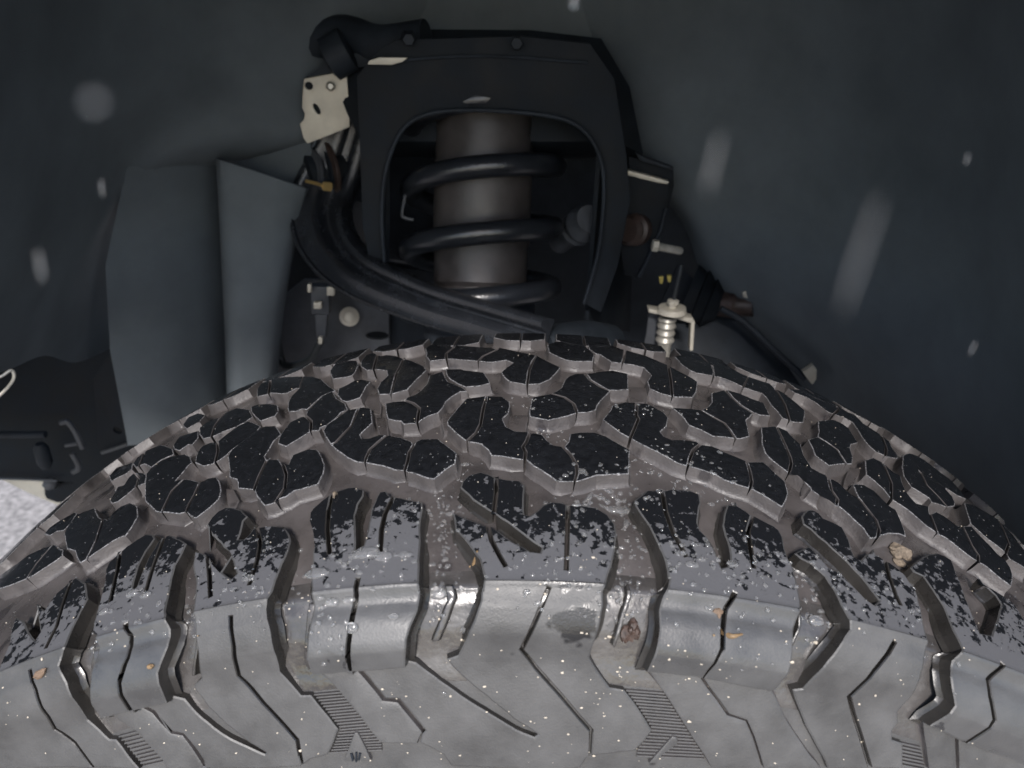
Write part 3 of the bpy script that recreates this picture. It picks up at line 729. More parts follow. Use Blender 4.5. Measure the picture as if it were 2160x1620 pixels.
# serrated bands between panels: fine ridges
def lerp_poly(P, y):
    for (x0, y0), (x1, y1) in zip(P[:-1], P[1:]):
        if y0 <= y <= y1: return x0 + (x1 - x0) * (y - y0) / (y1 - y0)
    return P[-1][0]
for tile, L, Rr, y0, y1, n, tilt in [('Q2', [(985, 1060), (1100, 1205), (1225, 1370), (1160, 1530), (1120, 1600)], [(1235, 1000), (1320, 1140), (1420, 1260), (1500, 1370), (1590, 1470), (1600, 1600)], 1072, 1580, 21, -22),
                               ('Q4', [(485, 1020), (600, 1170), (725, 1370), (600, 1540), (590, 1620)], [(825, 1030), (900, 1150), (980, 1280), (1080, 1440), (1180, 1590), (1200, 1700)], 1036, 1610, 21, 26),
                               ('Q1', [(905, 1430), (1070, 1620), (1120, 1700)], [(1070, 1370), (1180, 1480), (1310, 1620), (1360, 1700)], 1432, 1690, 10, -45),
                               ('Q5', [(1195, 1470), (1205, 1700)], [(1370, 1480), (1420, 1700)], 1490, 1680, 7, 40)]:
    bm = bmesh.new()
    for k in range(n):
        y = y0 + (y1 - y0) * k / (n - 1)
        hgt = (y1 - y0) / (n - 1) * 0.5
        xl, xr = lerp_poly(L, y) + 6, lerp_poly(Rr, y + tilt) - 6
        t = TILE[tile]
        q = [(xl, y), ((xl + xr) / 2, y + tilt * .5), (xr, y + tilt), (xr, y + tilt + hgt), ((xl + xr) / 2, y + tilt * .5 + hgt), (xl, y + hgt)]
        build_poly(bm, [unproj(a / t[2] + t[0], b / t[2] + t[1]) for a, b in q], depth=0.0012, bevel=0.0001, fillet=0.0, drop0=0.0055, draft=0.05)
    link('serrated_band', bm, [M['side'], M['side'], M['wall']], tyre, smooth=20)

# slim ribs standing in the shoulder grooves
for o in ['Q3 540,0 600,15 625,180 565,380 485,605 425,608 490,420 560,220 545,100', 'Q4 500,0 530,0 550,160 475,440 405,660 385,640 450,400 515,150',
          'Q2 960,230 1030,230 1018,400 1003,560 1008,830 960,850 925,780 925,600 940,400', 'Q5 270,120 300,180 345,420 260,650 175,880 150,890 240,640 320,430',
          'Q5 1345,520 1375,640 1350,800 1290,960 1175,1200 1160,1190 1265,960 1330,800', 'Q1 700,640 770,620 740,760 735,900 770,1080 810,1180 770,1190 700,1050 680,900',
          'Q1 1600,430 1625,430 1600,650 1580,900 1555,900 1580,650']:
    rubber('groove_rib', o, (), tyre, mats=[M['wetfloor'], M['wetwall'], M['wetwall']], drop0=0.0048, depth=0.0028, bevel=0.0003, fillet=0.0004)

# small moulded peak emblems at the bottom of the serrated bands
for o, marks in [('Q2 1270,1640 1300,1560 1360,1395 1385,1395 1450,1520 1500,1640', ['Q2 1325,1570 1345,1570 1360,1620 1345,1640', 'Q2 1370,1560 1385,1560 1385,1640 1370,1640', 'Q2 1400,1565 1420,1570 1405,1630 1392,1620']),
                 ('Q4 700,1660 760,1590 900,1430 935,1435 950,1480 930,1500 800,1600 760,1660', [])]:
    ob, _ = rubber('moulded_emblem', o, (), tyre, mats=[M['side'], M['side'], M['wall']], drop0=0.0046, depth=0.0018, bevel=0.0003, fillet=0.0)
    if marks:
        bm = bmesh.new()
        for q in marks: build_poly(bm, uv(q), depth=0.001, drop0=0.0040, bevel=0.0001, fillet=0.0)
        link('emblem_mark', bm, [M['black'], M['black'], M['black']], ob)

# inboard shoulder lugs along the far edge
u0 = unproj(1034, 706)[0]
pitch = math.radians(4.75) * R0
for k in range(-13, 14):
    a = u0 + k * pitch + 0.0035
    b = u0 + (k + 1) * pitch - 0.0035 + 0.0016 * math.sin(k * 2.1)
    sh = 0.004 * (1 if k % 2 else -0.4)
    pl = [(a, -0.112), (a - 0.001, -0.090 + sh), (a + 0.006, -0.083 + sh), (b - 0.008, -0.081 + sh), (b, -0.086 + sh), (b + 0.001, -0.112)]
    rubber('inner_shoulder_lug', None, [[((a + b) / 2, -0.080), ((a + b) / 2 + 0.001, -0.112)]], tyre, uvpoly=pl, depth=0.0058)

# the pattern goes on round the tyre outside the frame: turned copies of one pitch of blocks
proto = [c for c in tyre.children if c.name in ('tread_block.001', 'tread_block.012', 'tread_block.013', 'tread_block.027', 'shoulder_lug')]
for k in list(range(-11, -4)) + list(range(6, 12)):
    for c in proto:
        d = c.copy()
        COL.objects.link(d)
        d.parent = tyre
        d.rotation_euler = (0, math.radians(8.45 * k), 0)

# ------------------------------------------------------------------ helpers for the parts inside the wheel arch
def mpp(px, py, Y):
    """metres per photo pixel at that point"""
    p = np.array(at(px, py, Y)) - CAM
    return float(p @ fw) / FPX

def catmull(P, n):
    P = [Vector(p) for p in P]
    if len(P) < 3: return [P[0].lerp(P[-1], k / n) for k in range(n + 1)]
    out = []
    for i in range(len(P) - 1):
        p0 = P[max(0, i - 1)]; p1 = P[i]; p2 = P[i + 1]; p3 = P[min(len(P) - 1, i + 2)]
        if i == 0: p0 = p1 * 2 - p2
        if i + 2 > len(P) - 1: p3 = p2 * 2 - p1
        for k in range(n):
            t = k / n
            out.append(0.5 * ((2 * p1) + (p2 - p0) * t + (2 * p0 - 5 * p1 + 4 * p2 - p3) * t * t + (3 * p1 - p0 - 3 * p2 + p3) * t ** 3))
    out.append(P[-1])
    return out

def sheet(bm, rows, n=4, thick=0.003, smooth=True):
    """a moulded panel through rows of (px, py, depth) points"""
    g = [[at(*q) for q in r] for r in rows]
    g = [catmull(r, n) if smooth else r for r in g]
    if smooth:
        cols = [catmull([r[j] for r in g], n) for j in range(len(g[0]))]
        g = [[cols[j][i] for j in range(len(cols))] for i in range(len(cols[0]))]
    V = [[bm.verts.new(p) for p in r] for r in g]
    back = Vector((0, thick, 0))
    B = [[bm.verts.new(p + back) for p in r] for r in g]
    H, Wd = len(V), len(V[0])
    for i in range(H - 1):
        for j in range(Wd - 1):
            bm.faces.new([V[i][j], V[i + 1][j], V[i + 1][j + 1], V[i][j + 1]])
            bm.faces.new([B[i][j], B[i][j + 1], B[i + 1][j + 1], B[i + 1][j]])
    for i in range(H - 1):
        bm.faces.new([V[i][0], B[i][0], B[i + 1][0], V[i + 1][0]])
        bm.faces.new([V[i][-1], V[i + 1][-1], B[i + 1][-1], B[i][-1]])
    for j in range(Wd - 1):
        bm.faces.new([V[0][j], V[0][j + 1], B[0][j + 1], B[0][j]])
        bm.faces.new([V[-1][j], B[-1][j], B[-1][j + 1], V[-1][j + 1]])

def plate(bm, pxs, thick=0.004, holes=(), bevel=0.0006, ydef=None):
    """flat plate from a pixel outline [(px, py, depth)...] with thickness and round or long holes"""
    P = [at(*(q if len(q) == 3 else (q[0], q[1], ydef))) for q in pxs]
    c = sum(P, Vector()) / len(P)
    nrm = Vector()
    for i in range(len(P)):
        nrm += (P[i] - c).cross(P[(i + 1) % len(P)] - c)
    nrm.normalize()
    if nrm.dot(Vector(CAM) - c) < 0: nrm = -nrm
    ax = (P[1] - P[0]); ax -= nrm * ax.dot(nrm); ax.normalize()
    ay = nrm.cross(ax)
    loops = [[((p - c).dot(ax), (p - c).dot(ay), (p - c).dot(nrm)) for p in P]]
    for h in holes:
        px, py, rx, ry, rot = h
        Y = ydef if ydef is not None else sum(q[2] for q in pxs) / len(pxs)
        k = mpp(px, py, Y)
        q0 = at(px, py, Y); lp = []
        right = Vector(rt); upv = Vector(up)
        for i in range(16):
            a = i / 16 * 2 * math.pi
            ex, ey = math.cos(a) * rx * k, math.sin(a) * ry * k
            q = q0 + right * (ex * math.cos(rot) - ey * math.sin(rot)) + upv * (ex * math.sin(rot) + ey * math.cos(rot))
            lp.append(((q - c).dot(ax), (q - c).dot(ay), 0))
        loops.append(lp)
    verts = []; faces = []
    for lp in loops:
        faces.append(list(range(len(verts), len(verts) + len(lp))))
        verts += lp
    if holes:
        edges = []
        for f in faces[1:]:
            edges += [(f[i], f[(i + 1) % len(f)]) for i in range(len(f))]
        cv, ce, cf, *_ = delaunay_2d_cdt([Vector((v[0] * 100, v[1] * 100)) for v in verts], edges, [faces[0]], 1, 1e-5)
        hp = [[(verts[i][0] * 100, verts[i][1] * 100) for i in f] for f in faces[1:]]
        cf2 = [f for f in cf if not any(inside(h, (sum(cv[i].x for i in f) / len(f), sum(cv[i].y for i in f) / len(f))) for h in hp)]
        co = [(v.x / 100, v.y / 100, 0) for v in cv]
        tri = cf2
    else:
        cv, ce, cf, *_ = delaunay_2d_cdt([Vector((v[0] * 100, v[1] * 100)) for v in verts], [], [faces[0]], 1, 1e-5)
        zmap = {}
        co = []
        for v in cv:
            b = min(loops[0], key=lambda q: (q[0] * 100 - v.x) ** 2 + (q[1] * 100 - v.y) ** 2)
            co.append((v.x / 100, v.y / 100, b[2]))
        tri = cf
    t = bmesh.new()
    tv = [t.verts.new((c + ax * a + ay * b + nrm * d)) for a, b, d in co]
    for f in tri:
        try: t.faces.new([tv[i] for i in f])
        except ValueError: pass
    bmesh.ops.delete(t, geom=[v for v in t.verts if not v.link_faces], context='VERTS')
    bmesh.ops.recalc_face_normals(t, faces=t.faces)
    ex = bmesh.ops.extrude_face_region(t, geom=t.faces[:])
    bmesh.ops.translate(t, verts=[g for g in ex['geom'] if isinstance(g, bmesh.types.BMVert)], vec=-nrm * thick)
    bmesh.ops.recalc_face_normals(t, faces=t.faces)
    if bevel:
        sharp = [e for e in t.edges if len(e.link_faces) == 2 and e.calc_face_angle(0) > 1.0]
        bmesh.ops.bevel(t, geom=sharp, offset=bevel, segments=2, affect='EDGES', profile=0.6, clamp_overlap=True)
    me = bpy.data.meshes.new('tmp'); t.to_mesh(me); t.free(); bm.from_mesh(me); bpy.data.meshes.remove(me)

def tube(bm, path, r, seg=12, n=6, caps=True, rfun=None, flat=1.0):
    P = catmull(path, n) if len(path) > 2 else [Vector(p) for p in path]
    rings = []
    T = (P[1] - P[0]).normalized()
    ref = Vector((0, 0, 1)) if abs(T.z) < 0.9 else Vector((1, 0, 0))
    X = T.cross(ref).normalized()
    for i, p in enumerate(P):
        T = (P[min(i + 1, len(P) - 1)] - P[max(i - 1, 0)]).normalized()
        X = (X - T * X.dot(T)).normalized()
        Yv = T.cross(X)
        rr = rfun(i / (len(P) - 1)) if rfun else r
        rings.append([bm.verts.new(p + X * math.cos(a) * rr + Yv * math.sin(a) * rr * flat) for a in [k / seg * 2 * math.pi for k in range(seg)]])
    for a, b in zip(rings[:-1], rings[1:]):
        for k in range(seg): bm.faces.new([a[k], a[(k + 1) % seg], b[(k + 1) % seg], b[k]])
    if caps:
        bm.faces.new(rings[0][::-1]); bm.faces.new(rings[-1])

def cyl(bm, a, b, prof, seg=24):
    """turned part along the axis a->b: prof = [(fraction, radius)...]"""
    a, b = Vector(a), Vector(b)
    T = (b - a).normalized()
    ref = Vector((0, 0, 1)) if abs(T.z) < 0.9 else Vector((1, 0, 0))
    X = T.cross(ref).normalized(); Yv = T.cross(X)
    rings = []
    for f, r in prof:
        p = a.lerp(b, f)
        rings.append([bm.verts.new(p + X * math.cos(k / seg * 2 * math.pi) * r + Yv * math.sin(k / seg * 2 * math.pi) * r) for k in range(seg)])
    for u_, v_ in zip(rings[:-1], rings[1:]):
        for k in range(seg): bm.faces.new([u_[k], u_[(k + 1) % seg], v_[(k + 1) % seg], v_[k]])
    bm.faces.new(rings[0][::-1]); bm.faces.new(rings[-1])

def box(bm, pxs, thick, Y, bevel=0.0008): plate(bm, pxs, thick, bevel=bevel, ydef=Y)

def part(name, mats, parent, fn, smooth=40):
    bm = bmesh.new(); fn(bm)
    return link(name, bm, mats, parent, smooth=smooth)

# ------------------------------------------------------------------ road
bm = bmesh.new()
vs = [bm.verts.new((x, y, -AX)) for x, y in ((-150, -150), (150, -150), (150, 150), (-150, 150))]
bm.faces.new(vs)
tag(link('road', bm, M['asphalt'], smooth=0), kind='structure')

# ------------------------------------------------------------------ wheel arch liner
liner = empty('wheel_arch_liner')
tag(liner, 'matte black plastic wheel arch liner round the tyre, folded into a buttress at left', 'arch liner')
part('left_wall', M['liner'], liner, lambda b: sheet(b, [
    [(-420, -160, -.06), (-60, -160, .10), (200, -160, .24), (450, -160, .33), (760, -160, .405), (960, -160, .432)],
    [(-420, 20, -.06), (-60, 20, .10), (200, 20, .245), (450, 20, .335), (745, 20, .40), (920, 20, .432)],
    [(-420, 180, -.06), (-60, 180, .10), (200, 180, .245), (430, 180, .335), (630, 190, .385), (760, 180, .425)],
    [(-260, 310, .02), (-60, 320, .10), (150, 330, .23), (280, 322, .31), (450, 296, .345), (645, 300, .385)],
    [(-120, 470, .09), (-50, 470, .115), (120, 470, .225), (215, 455, .29), (262, 425, .345), (300, 400, .40)],
    [(-110, 600, .10), (-50, 630, .13), (80, 615, .22), (140, 602, .26), (205, 585, .33), (250, 570, .40)],
    [(-100, 790, .11), (-50, 800, .15), (30, 775, .22), (95, 750, .255), (160, 765, .31), (232, 735, .39)]]))
part('buttress', M['liner'], liner, lambda b: (sheet(b, [
    [(268, 345, .308), (330, 326, .332), (410, 310, .364), (456, 325, .385)],
    [(222, 560, .318), (310, 552, .340), (400, 540, .370), (466, 545, .402)],
    [(232, 738, .330), (320, 732, .348), (420, 720, .380), (474, 725, .410)],
    [(270, 940, .360), (370, 930, .352), (450, 930, .380), (480, 930, .410)]], smooth=False),
    sheet(b, [
    [(455, 335, .372), (464, 338, .345), (540, 362, .352), (645, 398, .372), (652, 398, .42)],
    [(466, 545, .392), (474, 545, .352), (540, 550, .352), (606, 556, .368), (614, 556, .42)],
    [(474, 725, .402), (484, 725, .355), (530, 725, .354), (582, 728, .368), (590, 728, .42)],
    [(480, 930, .408), (490, 930, .358), (530, 930, .356), (566, 930, .368), (572, 930, .42)]], n=3),
    sheet(b, [[(318, 316, .330), (440, 284, .354), (655, 280, .388)], [(318, 340, .352), (440, 330, .392), (660, 412, .405)]], n=3)))
part('right_wall', M['liner'], liner, lambda b: sheet(b, [
    [(1180, -160, .432), (1300, -160, .42), (1500, -160, .385), (1750, -160, .32), (2000, -160, .22), (2250, -160, .08), (2600, -160, -.08)],
    [(1200, 20, .432), (1290, 40, .42), (1500, 40, .385), (1750, 40, .32), (2000, 40, .22), (2250, 40, .08), (2600, 40, -.08)],
    [(1300, 200, .44), (1330, 200, .415), (1500, 200, .385), (1750, 200, .32), (2000, 200, .22), (2250, 200, .08), (2600, 200, -.08)],
    [(1335, 345, .44), (1370, 345, .41), (1510, 345, .385), (1750, 345, .32), (2000, 345, .22), (2250, 345, .08), (2600, 345, -.08)],
    [(1440, 470, .43), (1470, 470, .405), (1560, 470, .38), (1760, 470, .31), (2000, 470, .21), (2250, 470, .075), (2600, 470, -.08)],
    [(1490, 600, .42), (1530, 610, .395), (1600, 620, .37), (1770, 620, .30), (2000, 620, .20), (2250, 620, .07), (2600, 620, -.08)],
    [(1600, 720, .40), (1650, 730, .375), (1700, 740, .345), (1800, 740, .28), (2000, 740, .19), (2250, 740, .065), (2600, 740, -.08)],
    [(1690, 850, .37), (1730, 860, .34), (1780, 870, .31), (1860, 870, .255), (2020, 870, .175), (2250, 870, .06), (2600, 870, -.08)],
    [(1760, 1150, .36), (1800, 1150, .33), (1850, 1150, .30), (1920, 1150, .24), (2050, 1150, .16), (2250, 1150, .055), (2600, 1150, -.08)]]))
def crown(b):  # unseen arch overhead, its radius and edges set to shade the interior
    n, y0, y1, r0 = 40, -.15, .60, .71
    A = []
    for rr in (r0, r0 + .004):
        for y in (y0, y1):
            A.append([b.verts.new((rr * math.sin(t), y, rr * math.cos(t))) for t in [math.radians(-78 + 160 * k / n) for k in range(n + 1)]])
    for k in range(n):
        b.faces.new([A[0][k], A[0][k + 1], A[1][k + 1], A[1][k]])
        b.faces.new([A[2][k], A[3][k], A[3][k + 1], A[2][k + 1]])
        b.faces.new([A[0][k], A[2][k], A[2][k + 1], A[0][k + 1]])
        b.faces.new([A[1][k], A[1][k + 1], A[3][k + 1], A[3][k]])
part('crown', M['liner'], liner, crown)
part('rear_wall', M['liner'], liner, lambda b: plate(b, [(600, -220, .428), (1560, -220, .428), (1400, 300, .428), (760, 300, .428)], .004))

# ------------------------------------------------------------------ dark body panel added behind the suspension to block sky and light
inner = empty('inner_body_panel')
tag(inner, 'dark inner body panel added far back behind the coil spring and frame to block the sky', 'body panel')
part('back_plate', M['frame'], inner, lambda b: plate(b, [(560, -200, .56), (1800, -200, .56), (1900, 1300, .50), (420, 1300, .50)], .01))
part('flange', M['frame'], inner, lambda b: tube(b, [at(620, 560, .55), at(900, 600, .55), at(1500, 560, .55)], .012))

# ------------------------------------------------------------------ spring tower
tower = empty('shock_tower')
tag(tower, 'black pressed steel spring tower with an arched opening in front of the coil spring', 'shock tower')
arch = [(1232, 640), (1262, 530), (1274, 400), (1262, 322), (1222, 268), (1150, 243), (1000, 232), (905, 240), (852, 270), (822, 330), (808, 400), (806, 480), (812, 570)]
part('front_plate', M['black'], tower, lambda b: plate(b, [(786, 600), (764, 470), (758, 300), (752, 160), (800, 104), (836, 84), (1100, 76), (1245, 92), (1296, 165), (1322, 330), (1330, 420), (1304, 560), (1268, 660)] + arch, .006, ydef=.315, bevel=.001))
part('arch_lip', M['frame'], tower, lambda b: tube(b, [at(x, y, .311) for x, y in arch], .0017, seg=10, n=5))
part('top_box', M['black'], tower, lambda b: plate(b, [(690, 150, .385), (720, 100, .39), (830, 58, .40), (1120, 60, .40), (1270, 78, .40), (1330, 180, .385), (1360, 330, .37), (1300, 300, .36), (760, 300, .36)], .05, bevel=.004))
for q in ([(1270, 300, .32), (1340, 300, .44), (1330, 700, .43), (1240, 690, .33)], [(812, 330, .33), (770, 330, .45), (770, 640, .45), (812, 640, .34)]):
    part('inner_cheek', M['black'], tower, lambda b: plate(b, q, .004))
part('seam_weld', M['frame'], tower, lambda b: tube(b, [at(800, 130, .313), at(1010, 118, .313), at(1240, 132, .313)], .0012, seg=8))
part('side_flange', M['black'], tower, lambda b: plate(b, [(1325, 330), (1420, 352), (1422, 392), (1395, 500), (1345, 590), (1318, 570), (1334, 430)], .004, ydef=.37))
for q in [(1090, 92), (862, 84)]:
    part('tower_bolt', M['frame'], tower, lambda b: cyl(b, at(q[0], q[1], .385), at(q[0], q[1], .30), [(0, .007), (.75, .007), (.78, .005), (1, .004)], 6))

# ------------------------------------------------------------------ coil-over shock absorber
coil = empty('coil_over_shock')
tag(coil, 'coil-over shock absorber with a dusty brown tube and thick black coil spring', 'shock absorber')
A0, A1 = at(1024, 215, .385), at(1010, 690, .318)
kx = mpp(1020, 450, .35)
part('shock_tube', M['shock'], coil, lambda b: cyl(b, A0, A1, [(0, 60 * kx), (.05, 102 * kx), (.62, 103 * kx), (.635, 99 * kx), (.80, 99 * kx), (.82, 92 * kx), (1, 92 * kx)], 48), smooth=30)
part('lower_sleeve', M['frame'], coil, lambda b: cyl(b, A0.lerp(A1, .83), A0.lerp(A1, 1.1), [(0, 110 * kx), (.1, 118 * kx), (.8, 118 * kx), (1, 100 * kx)], 40))
part('spring_seat', M['black'], coil, lambda b: cyl(b, A0.lerp(A1, -.02), A0.lerp(A1, .06), [(0, 100 * kx), (.2, 138 * kx), (.8, 142 * kx), (1, 120 * kx)], 48))
def helix(b):
    T = (A1 - A0).normalized(); X = Vector((1, 0, 0)); X = (X - T * X.dot(T)).normalized(); Yv = T.cross(X)
    if Yv.y > 0: Yv = -Yv                      # towards the outside
    P = []
    n = 30
    turns = 4.15
    rad = 152 * kx
    for i in range(int(n * turns) + 1):
        t = i / n
        f = 0.008 + t * .268
        a = t * 2 * math.pi + .15
        # seen from outside the wire climbs to the right
        P.append(A0.lerp(A1, f) + X * math.cos(a) * rad + Yv * math.sin(a) * rad)
    tube(b, P, 22.5 * kx, seg=14, n=1)
part('coil_spring', M['spring'], coil, helix, smooth=60)

# ------------------------------------------------------------------ upper control arm
arm = empty('control_arm')
tag(arm, 'curved satin black upper control arm with pressed ridges sweeping down to the tyre crown', 'control arm')
def arm_body(b):
    path = [(752, 215, .405, 46), (716, 330, .40, 56), (678, 425, .385, 66), (690, 505, .36, 64), (752, 574, .325, 54), (880, 634, .28, 46), (1015, 676, .24, 44), (1150, 716, .205, 46)]
    C = catmull([at(x, y, Y) for x, y, Y, w_ in path], 8)
    Wd = catmull([(w_, 0, 0) for *_, w_ in path], 8)
    prof = [(-1.0, -.3), (-.98, .02), (-.90, .16), (-.82, .05), (-.7, .06), (-.45, .30), (-.28, .42), (-.1, .36), (.02, .08), (.1, .02), (.18, .14), (.24, .15), (.30, .12), (.4, .42), (.54, .68), (.7, .74), (.86, .58), (.97, .22), (1.0, -.1), (1.0, -.3)]
    rings = []
    for i, p in enumerate(C):
        T = (C[min(i + 1, len(C) - 1)] - C[max(i - 1, 0)]).normalized()
        view = (Vector(CAM) - p).normalized()
        view = (view - T * view.dot(T)).normalized()
        side = T.cross(view)
        if side.x < 0 and i > 20: side = side
        k = float((np.array(p) - CAM) @ fw) / FPX * Wd[i].x
        fade = min(1, max(.35, (i - 4) / 16))
        rings.append([b.verts.new(p + side * (-a) * k + view * h * k * fade) for a, h in prof] + [b.verts.new(p + side * k - view * k * .5), ][:0])
    for u_, v_ in zip(rings[:-1], rings[1:]):
        for k in range(len(prof) - 1): b.faces.new([u_[k], u_[k + 1], v_[k + 1], v_[k]])
    # back face closes the section
    for u_, v_ in zip(rings[:-1], rings[1:]): b.faces.new([u_[-1], u_[0], v_[0], v_[-1]])
    b.faces.new(rings[0]); b.faces.new(rings[-1][::-1])
part('arm_body', M['arm'], arm, arm_body, smooth=50)
bush = part('bushing', M['black'], arm, lambda b: cyl(b, at(640, 372, .40), at(756, 352, .43), [(0, .018), (.02, .022), (.3, .022), (.33, .027), (.62, .027), (.66, .021), (1, .021)], 32))
part('sleeve', M['rust'], bush, lambda b: cyl(b, at(683, 362, .405), at(690, 361, .407), [(0, .0282), (.5, .0285), (1, .0282)], 32))
part('sleeve', M['grey'], bush, lambda b: cyl(b, at(648, 366, .398), at(654, 366, .40), [(0, .0235), (1, .0235)], 32))
part('end_bolt', M['rust'], arm, lambda b: cyl(b, at(612, 476, .37), at(640, 470, .38), [(0, .006), (.3, .008), (1, .008)], 6))
part('knuckle', M['black'], arm, lambda b: cyl(b, at(1150, 728, .215), at(1290, 722, .26), [(0, .008), (.2, .016), (.6, .018), (1, .014)], 28), smooth=50)
part('ball_joint', M['grey'], arm, lambda b: cyl(b, at(1180, 512, .40), at(1245, 462, .34), [(0, .010), (.5, .010), (.55, .014), (.62, .0155), (.68, .012), (.74, .0155), (.8, .0155), (.86, .012), (1, .012)], 24))

# ------------------------------------------------------------------ cream bracket plate and the parts round it
cp = empty('mounting_plate')
tag(cp, 'cream coloured mounting plate with a stud and a slot, hanging at the upper left', 'bracket plate')
part('plate', M['cream'], cp, lambda b: plate(b, [(641, 166), (700, 155), (730, 147), (735, 206), (737, 268), (690, 287), (648, 303), (640, 291), (632, 262), (641, 252), (643, 240), (637, 228), (638, 200)], .003, holes=[(651, 181, 9, 9, 0), (668, 230, 6, 13, .42)], ydef=.375))
part('stud', M['zinc'], cp, lambda b: cyl(b, at(697, 182, .365), at(697, 182, .39), [(0, .002), (.1, .0036), (.45, .0038), (.5, .0056), (1, .0056)], 18))
part('stud', M['black'], cp, lambda b: cyl(b, at(651, 181, .381), at(651, 181, .40), [(0, .004), (1, .004)], 14))  # not a second stud: black plug behind the hole keeps it dark
part('top_tab', M['cream'], cp, lambda b: plate(b, [(778, 128), (800, 121), (860, 122), (848, 131), (826, 137), (775, 136)], .004, ydef=.306))
hz = empty('brake_hose')
tag(hz, 'thick black rubber hose bent over the top of the cream plate', 'hose')
part('hose_run', M['frame'], hz, lambda b: tube(b, [at(600, 300, .41), at(598, 200, .405), at(640, 110, .40), at(720, 70, .39), at(800, 92, .37), at(900, 80, .36)], .014, seg=14))
part('collar', M['frame'], hz, lambda b: (cyl(b, at(690, 128, .372), at(740, 100, .374), [(0, .012), (.1, .0175), (.9, .0175), (1, .012)], 18), plate(b, [(690, 132), (760, 108), (830, 70), (870, 66), (850, 100), (770, 140), (640, 165)], .006, ydef=.368)))
part('fitting', M['grey'], hz, lambda b: cyl(b, at(866, 84, .35), at(872, 78, .37), [(0, .002), (.2, .006), (1, .007)], 12))
bc = empty('brass_fitting')
tag(bc, 'small brass fitting on a thin pipe under the cream plate', 'fitting')
part('nut', M['brass'], bc, lambda b: cyl(b, at(680, 392, .362), at(698, 394, .366), [(0, .0028), (.1, .0042), (1, .0042)], 6))
part('pipe', M['brass'], bc, lambda b: tube(b, [at(646, 382, .375), at(664, 386, .37), at(682, 392, .362)], .0016, seg=8))

# ------------------------------------------------------------------ frame rail seen between arm and tyre
fr = empty('frame_rail')
tag(fr, 'dark grey steel frame rail with a washer bolt, low behind the control arm', 'frame rail')
part('web', M['grey'], fr, lambda b: plate(b, [(716, 470), (752, 424), (790, 428), (812, 500), (820, 640), (824, 800), (560, 860), (580, 640), (640, 590), (720, 590)], .004, holes=[(796, 708, 25, 11, 0)], ydef=.45))
part('flange', M['frame'], fr, lambda b: plate(b, [(824, 560), (1010, 590), (1010, 820), (826, 820)], .004, ydef=.46))
wb = part('washer_bolt', M['cream'], fr, lambda b: cyl(b, at(737, 668, .434), at(737, 668, .45), [(0, .0045), (.08, .0066), (.3, .0070), (.34, .0100), (.8, .0102), (1, .0102)], 24))
part('gusset', M['grey'], fr, lambda b: plate(b, [(816, 520, .44), (866, 540, .44), (862, 552, .43), (818, 545, .43)], .004))

wc = empty('wiring_connector')
tag(wc, 'grey wiring connector with pale clips beside the left buttress edge', 'connector')
part('housing', M['grey'], wc, lambda b: (box(b, [(655, 604), (692, 606), (694, 664), (657, 662)], .012, .40), box(b, [(664, 664), (690, 664), (686, 716), (668, 714)], .010, .402)))
for q in [(648, 600, 656, 617), (689, 606, 705, 624), (661, 638, 678, 652), (671, 712, 679, 726)]:
    part('clip', M['cream'], wc, lambda b: box(b, [(q[0], q[1]), (q[2], q[1]), (q[2], q[3]), (q[0], q[3])], .005, .392))
part('lead', M['wire'], wc, lambda b: tube(b, [at(676, 720, .402), at(650, 760, .41), at(600, 770, .42), at(585, 720, .43)], .004))

# clip spring wire left of the coil
wl = part('retaining_wire', M['grey'], None, lambda b: tube(b, [at(859, 394, .34), at(852, 425, .338), at(848, 452, .336), at(853, 459, .336), at(872, 464, .336)], .0014, seg=8))
tag(wl, 'thin bent steel retaining wire left of the coil spring', 'wire')

# ------------------------------------------------------------------ right-hand brackets
sb = empty('stay_bracket')
tag(sb, 'black stay bracket with a bright bare top edge, right of the spring tower', 'bracket')
part('bright_edge', M['cream'], sb, lambda b: box(b, [(1306, 357), (1330, 361), (1395, 378), (1412, 384), (1408, 389), (1388, 386), (1328, 371), (1304, 366)], .010, .352))
part('tip', M['cream'], sb, lambda b: box(b, [(1299, 373), (1305, 374), (1300, 390), (1294, 388)], .004, .35))
part('top_strap', M['frame'], sb, lambda b: box(b, [(1340, 322), (1356, 330), (1418, 352), (1420, 360), (1350, 340)], .008, .36))
part('web', M['black'], sb, lambda b: plate(b, [(1306, 366), (1412, 390), (1404, 450), (1380, 530), (1350, 585), (1318, 580), (1300, 480)], .005, ydef=.358))
part('rim', M['frame'], sb, lambda b: tube(b, [at(1405, 440, .354), at(1388, 500, .354), at(1348, 584, .354)], .0016, seg=8))
part('rubber_bush', M['rust'], sb, lambda b: cyl(b, at(1322, 486, .345), at(1345, 484, .36), [(0, .010), (.2, .013), (.5, .011), (.6, .014), (1, .014)], 24))
bo = empty('hex_bolt')
tag(bo, 'pale hex headed bolt with a long shank pointing right, below the stay bracket', 'bolt')
part('head', M['cream'], bo, lambda b: cyl(b, at(1375, 517, .345), at(1388, 519, .345), [(0, .004), (.15, .0052), (1, .0052)], 6))
part('shank', M['zinc'], bo, lambda b: cyl(b, at(1388, 520, .345), at(1438, 530, .350), [(0, .0035), (.9, .0035), (1, .0028)], 16))
for i, (x, y) in enumerate([(1395, 592), (1412, 589)]):
    c = part('cable_clip', M['yellow'], None, lambda b: box(b, [(x - 5, y - 7), (x + 5, y - 8), (x + 4, y + 2), (x + 2, y + 8), (x - 3, y + 6)], .004, .36))
    tag(c, ['larger left of two small yellow clips under the hex bolt', 'smaller right of two small yellow clips under the hex bolt'][i], 'clip', group='yellow clips under the bolt')
hb = empty('hose_bracket')
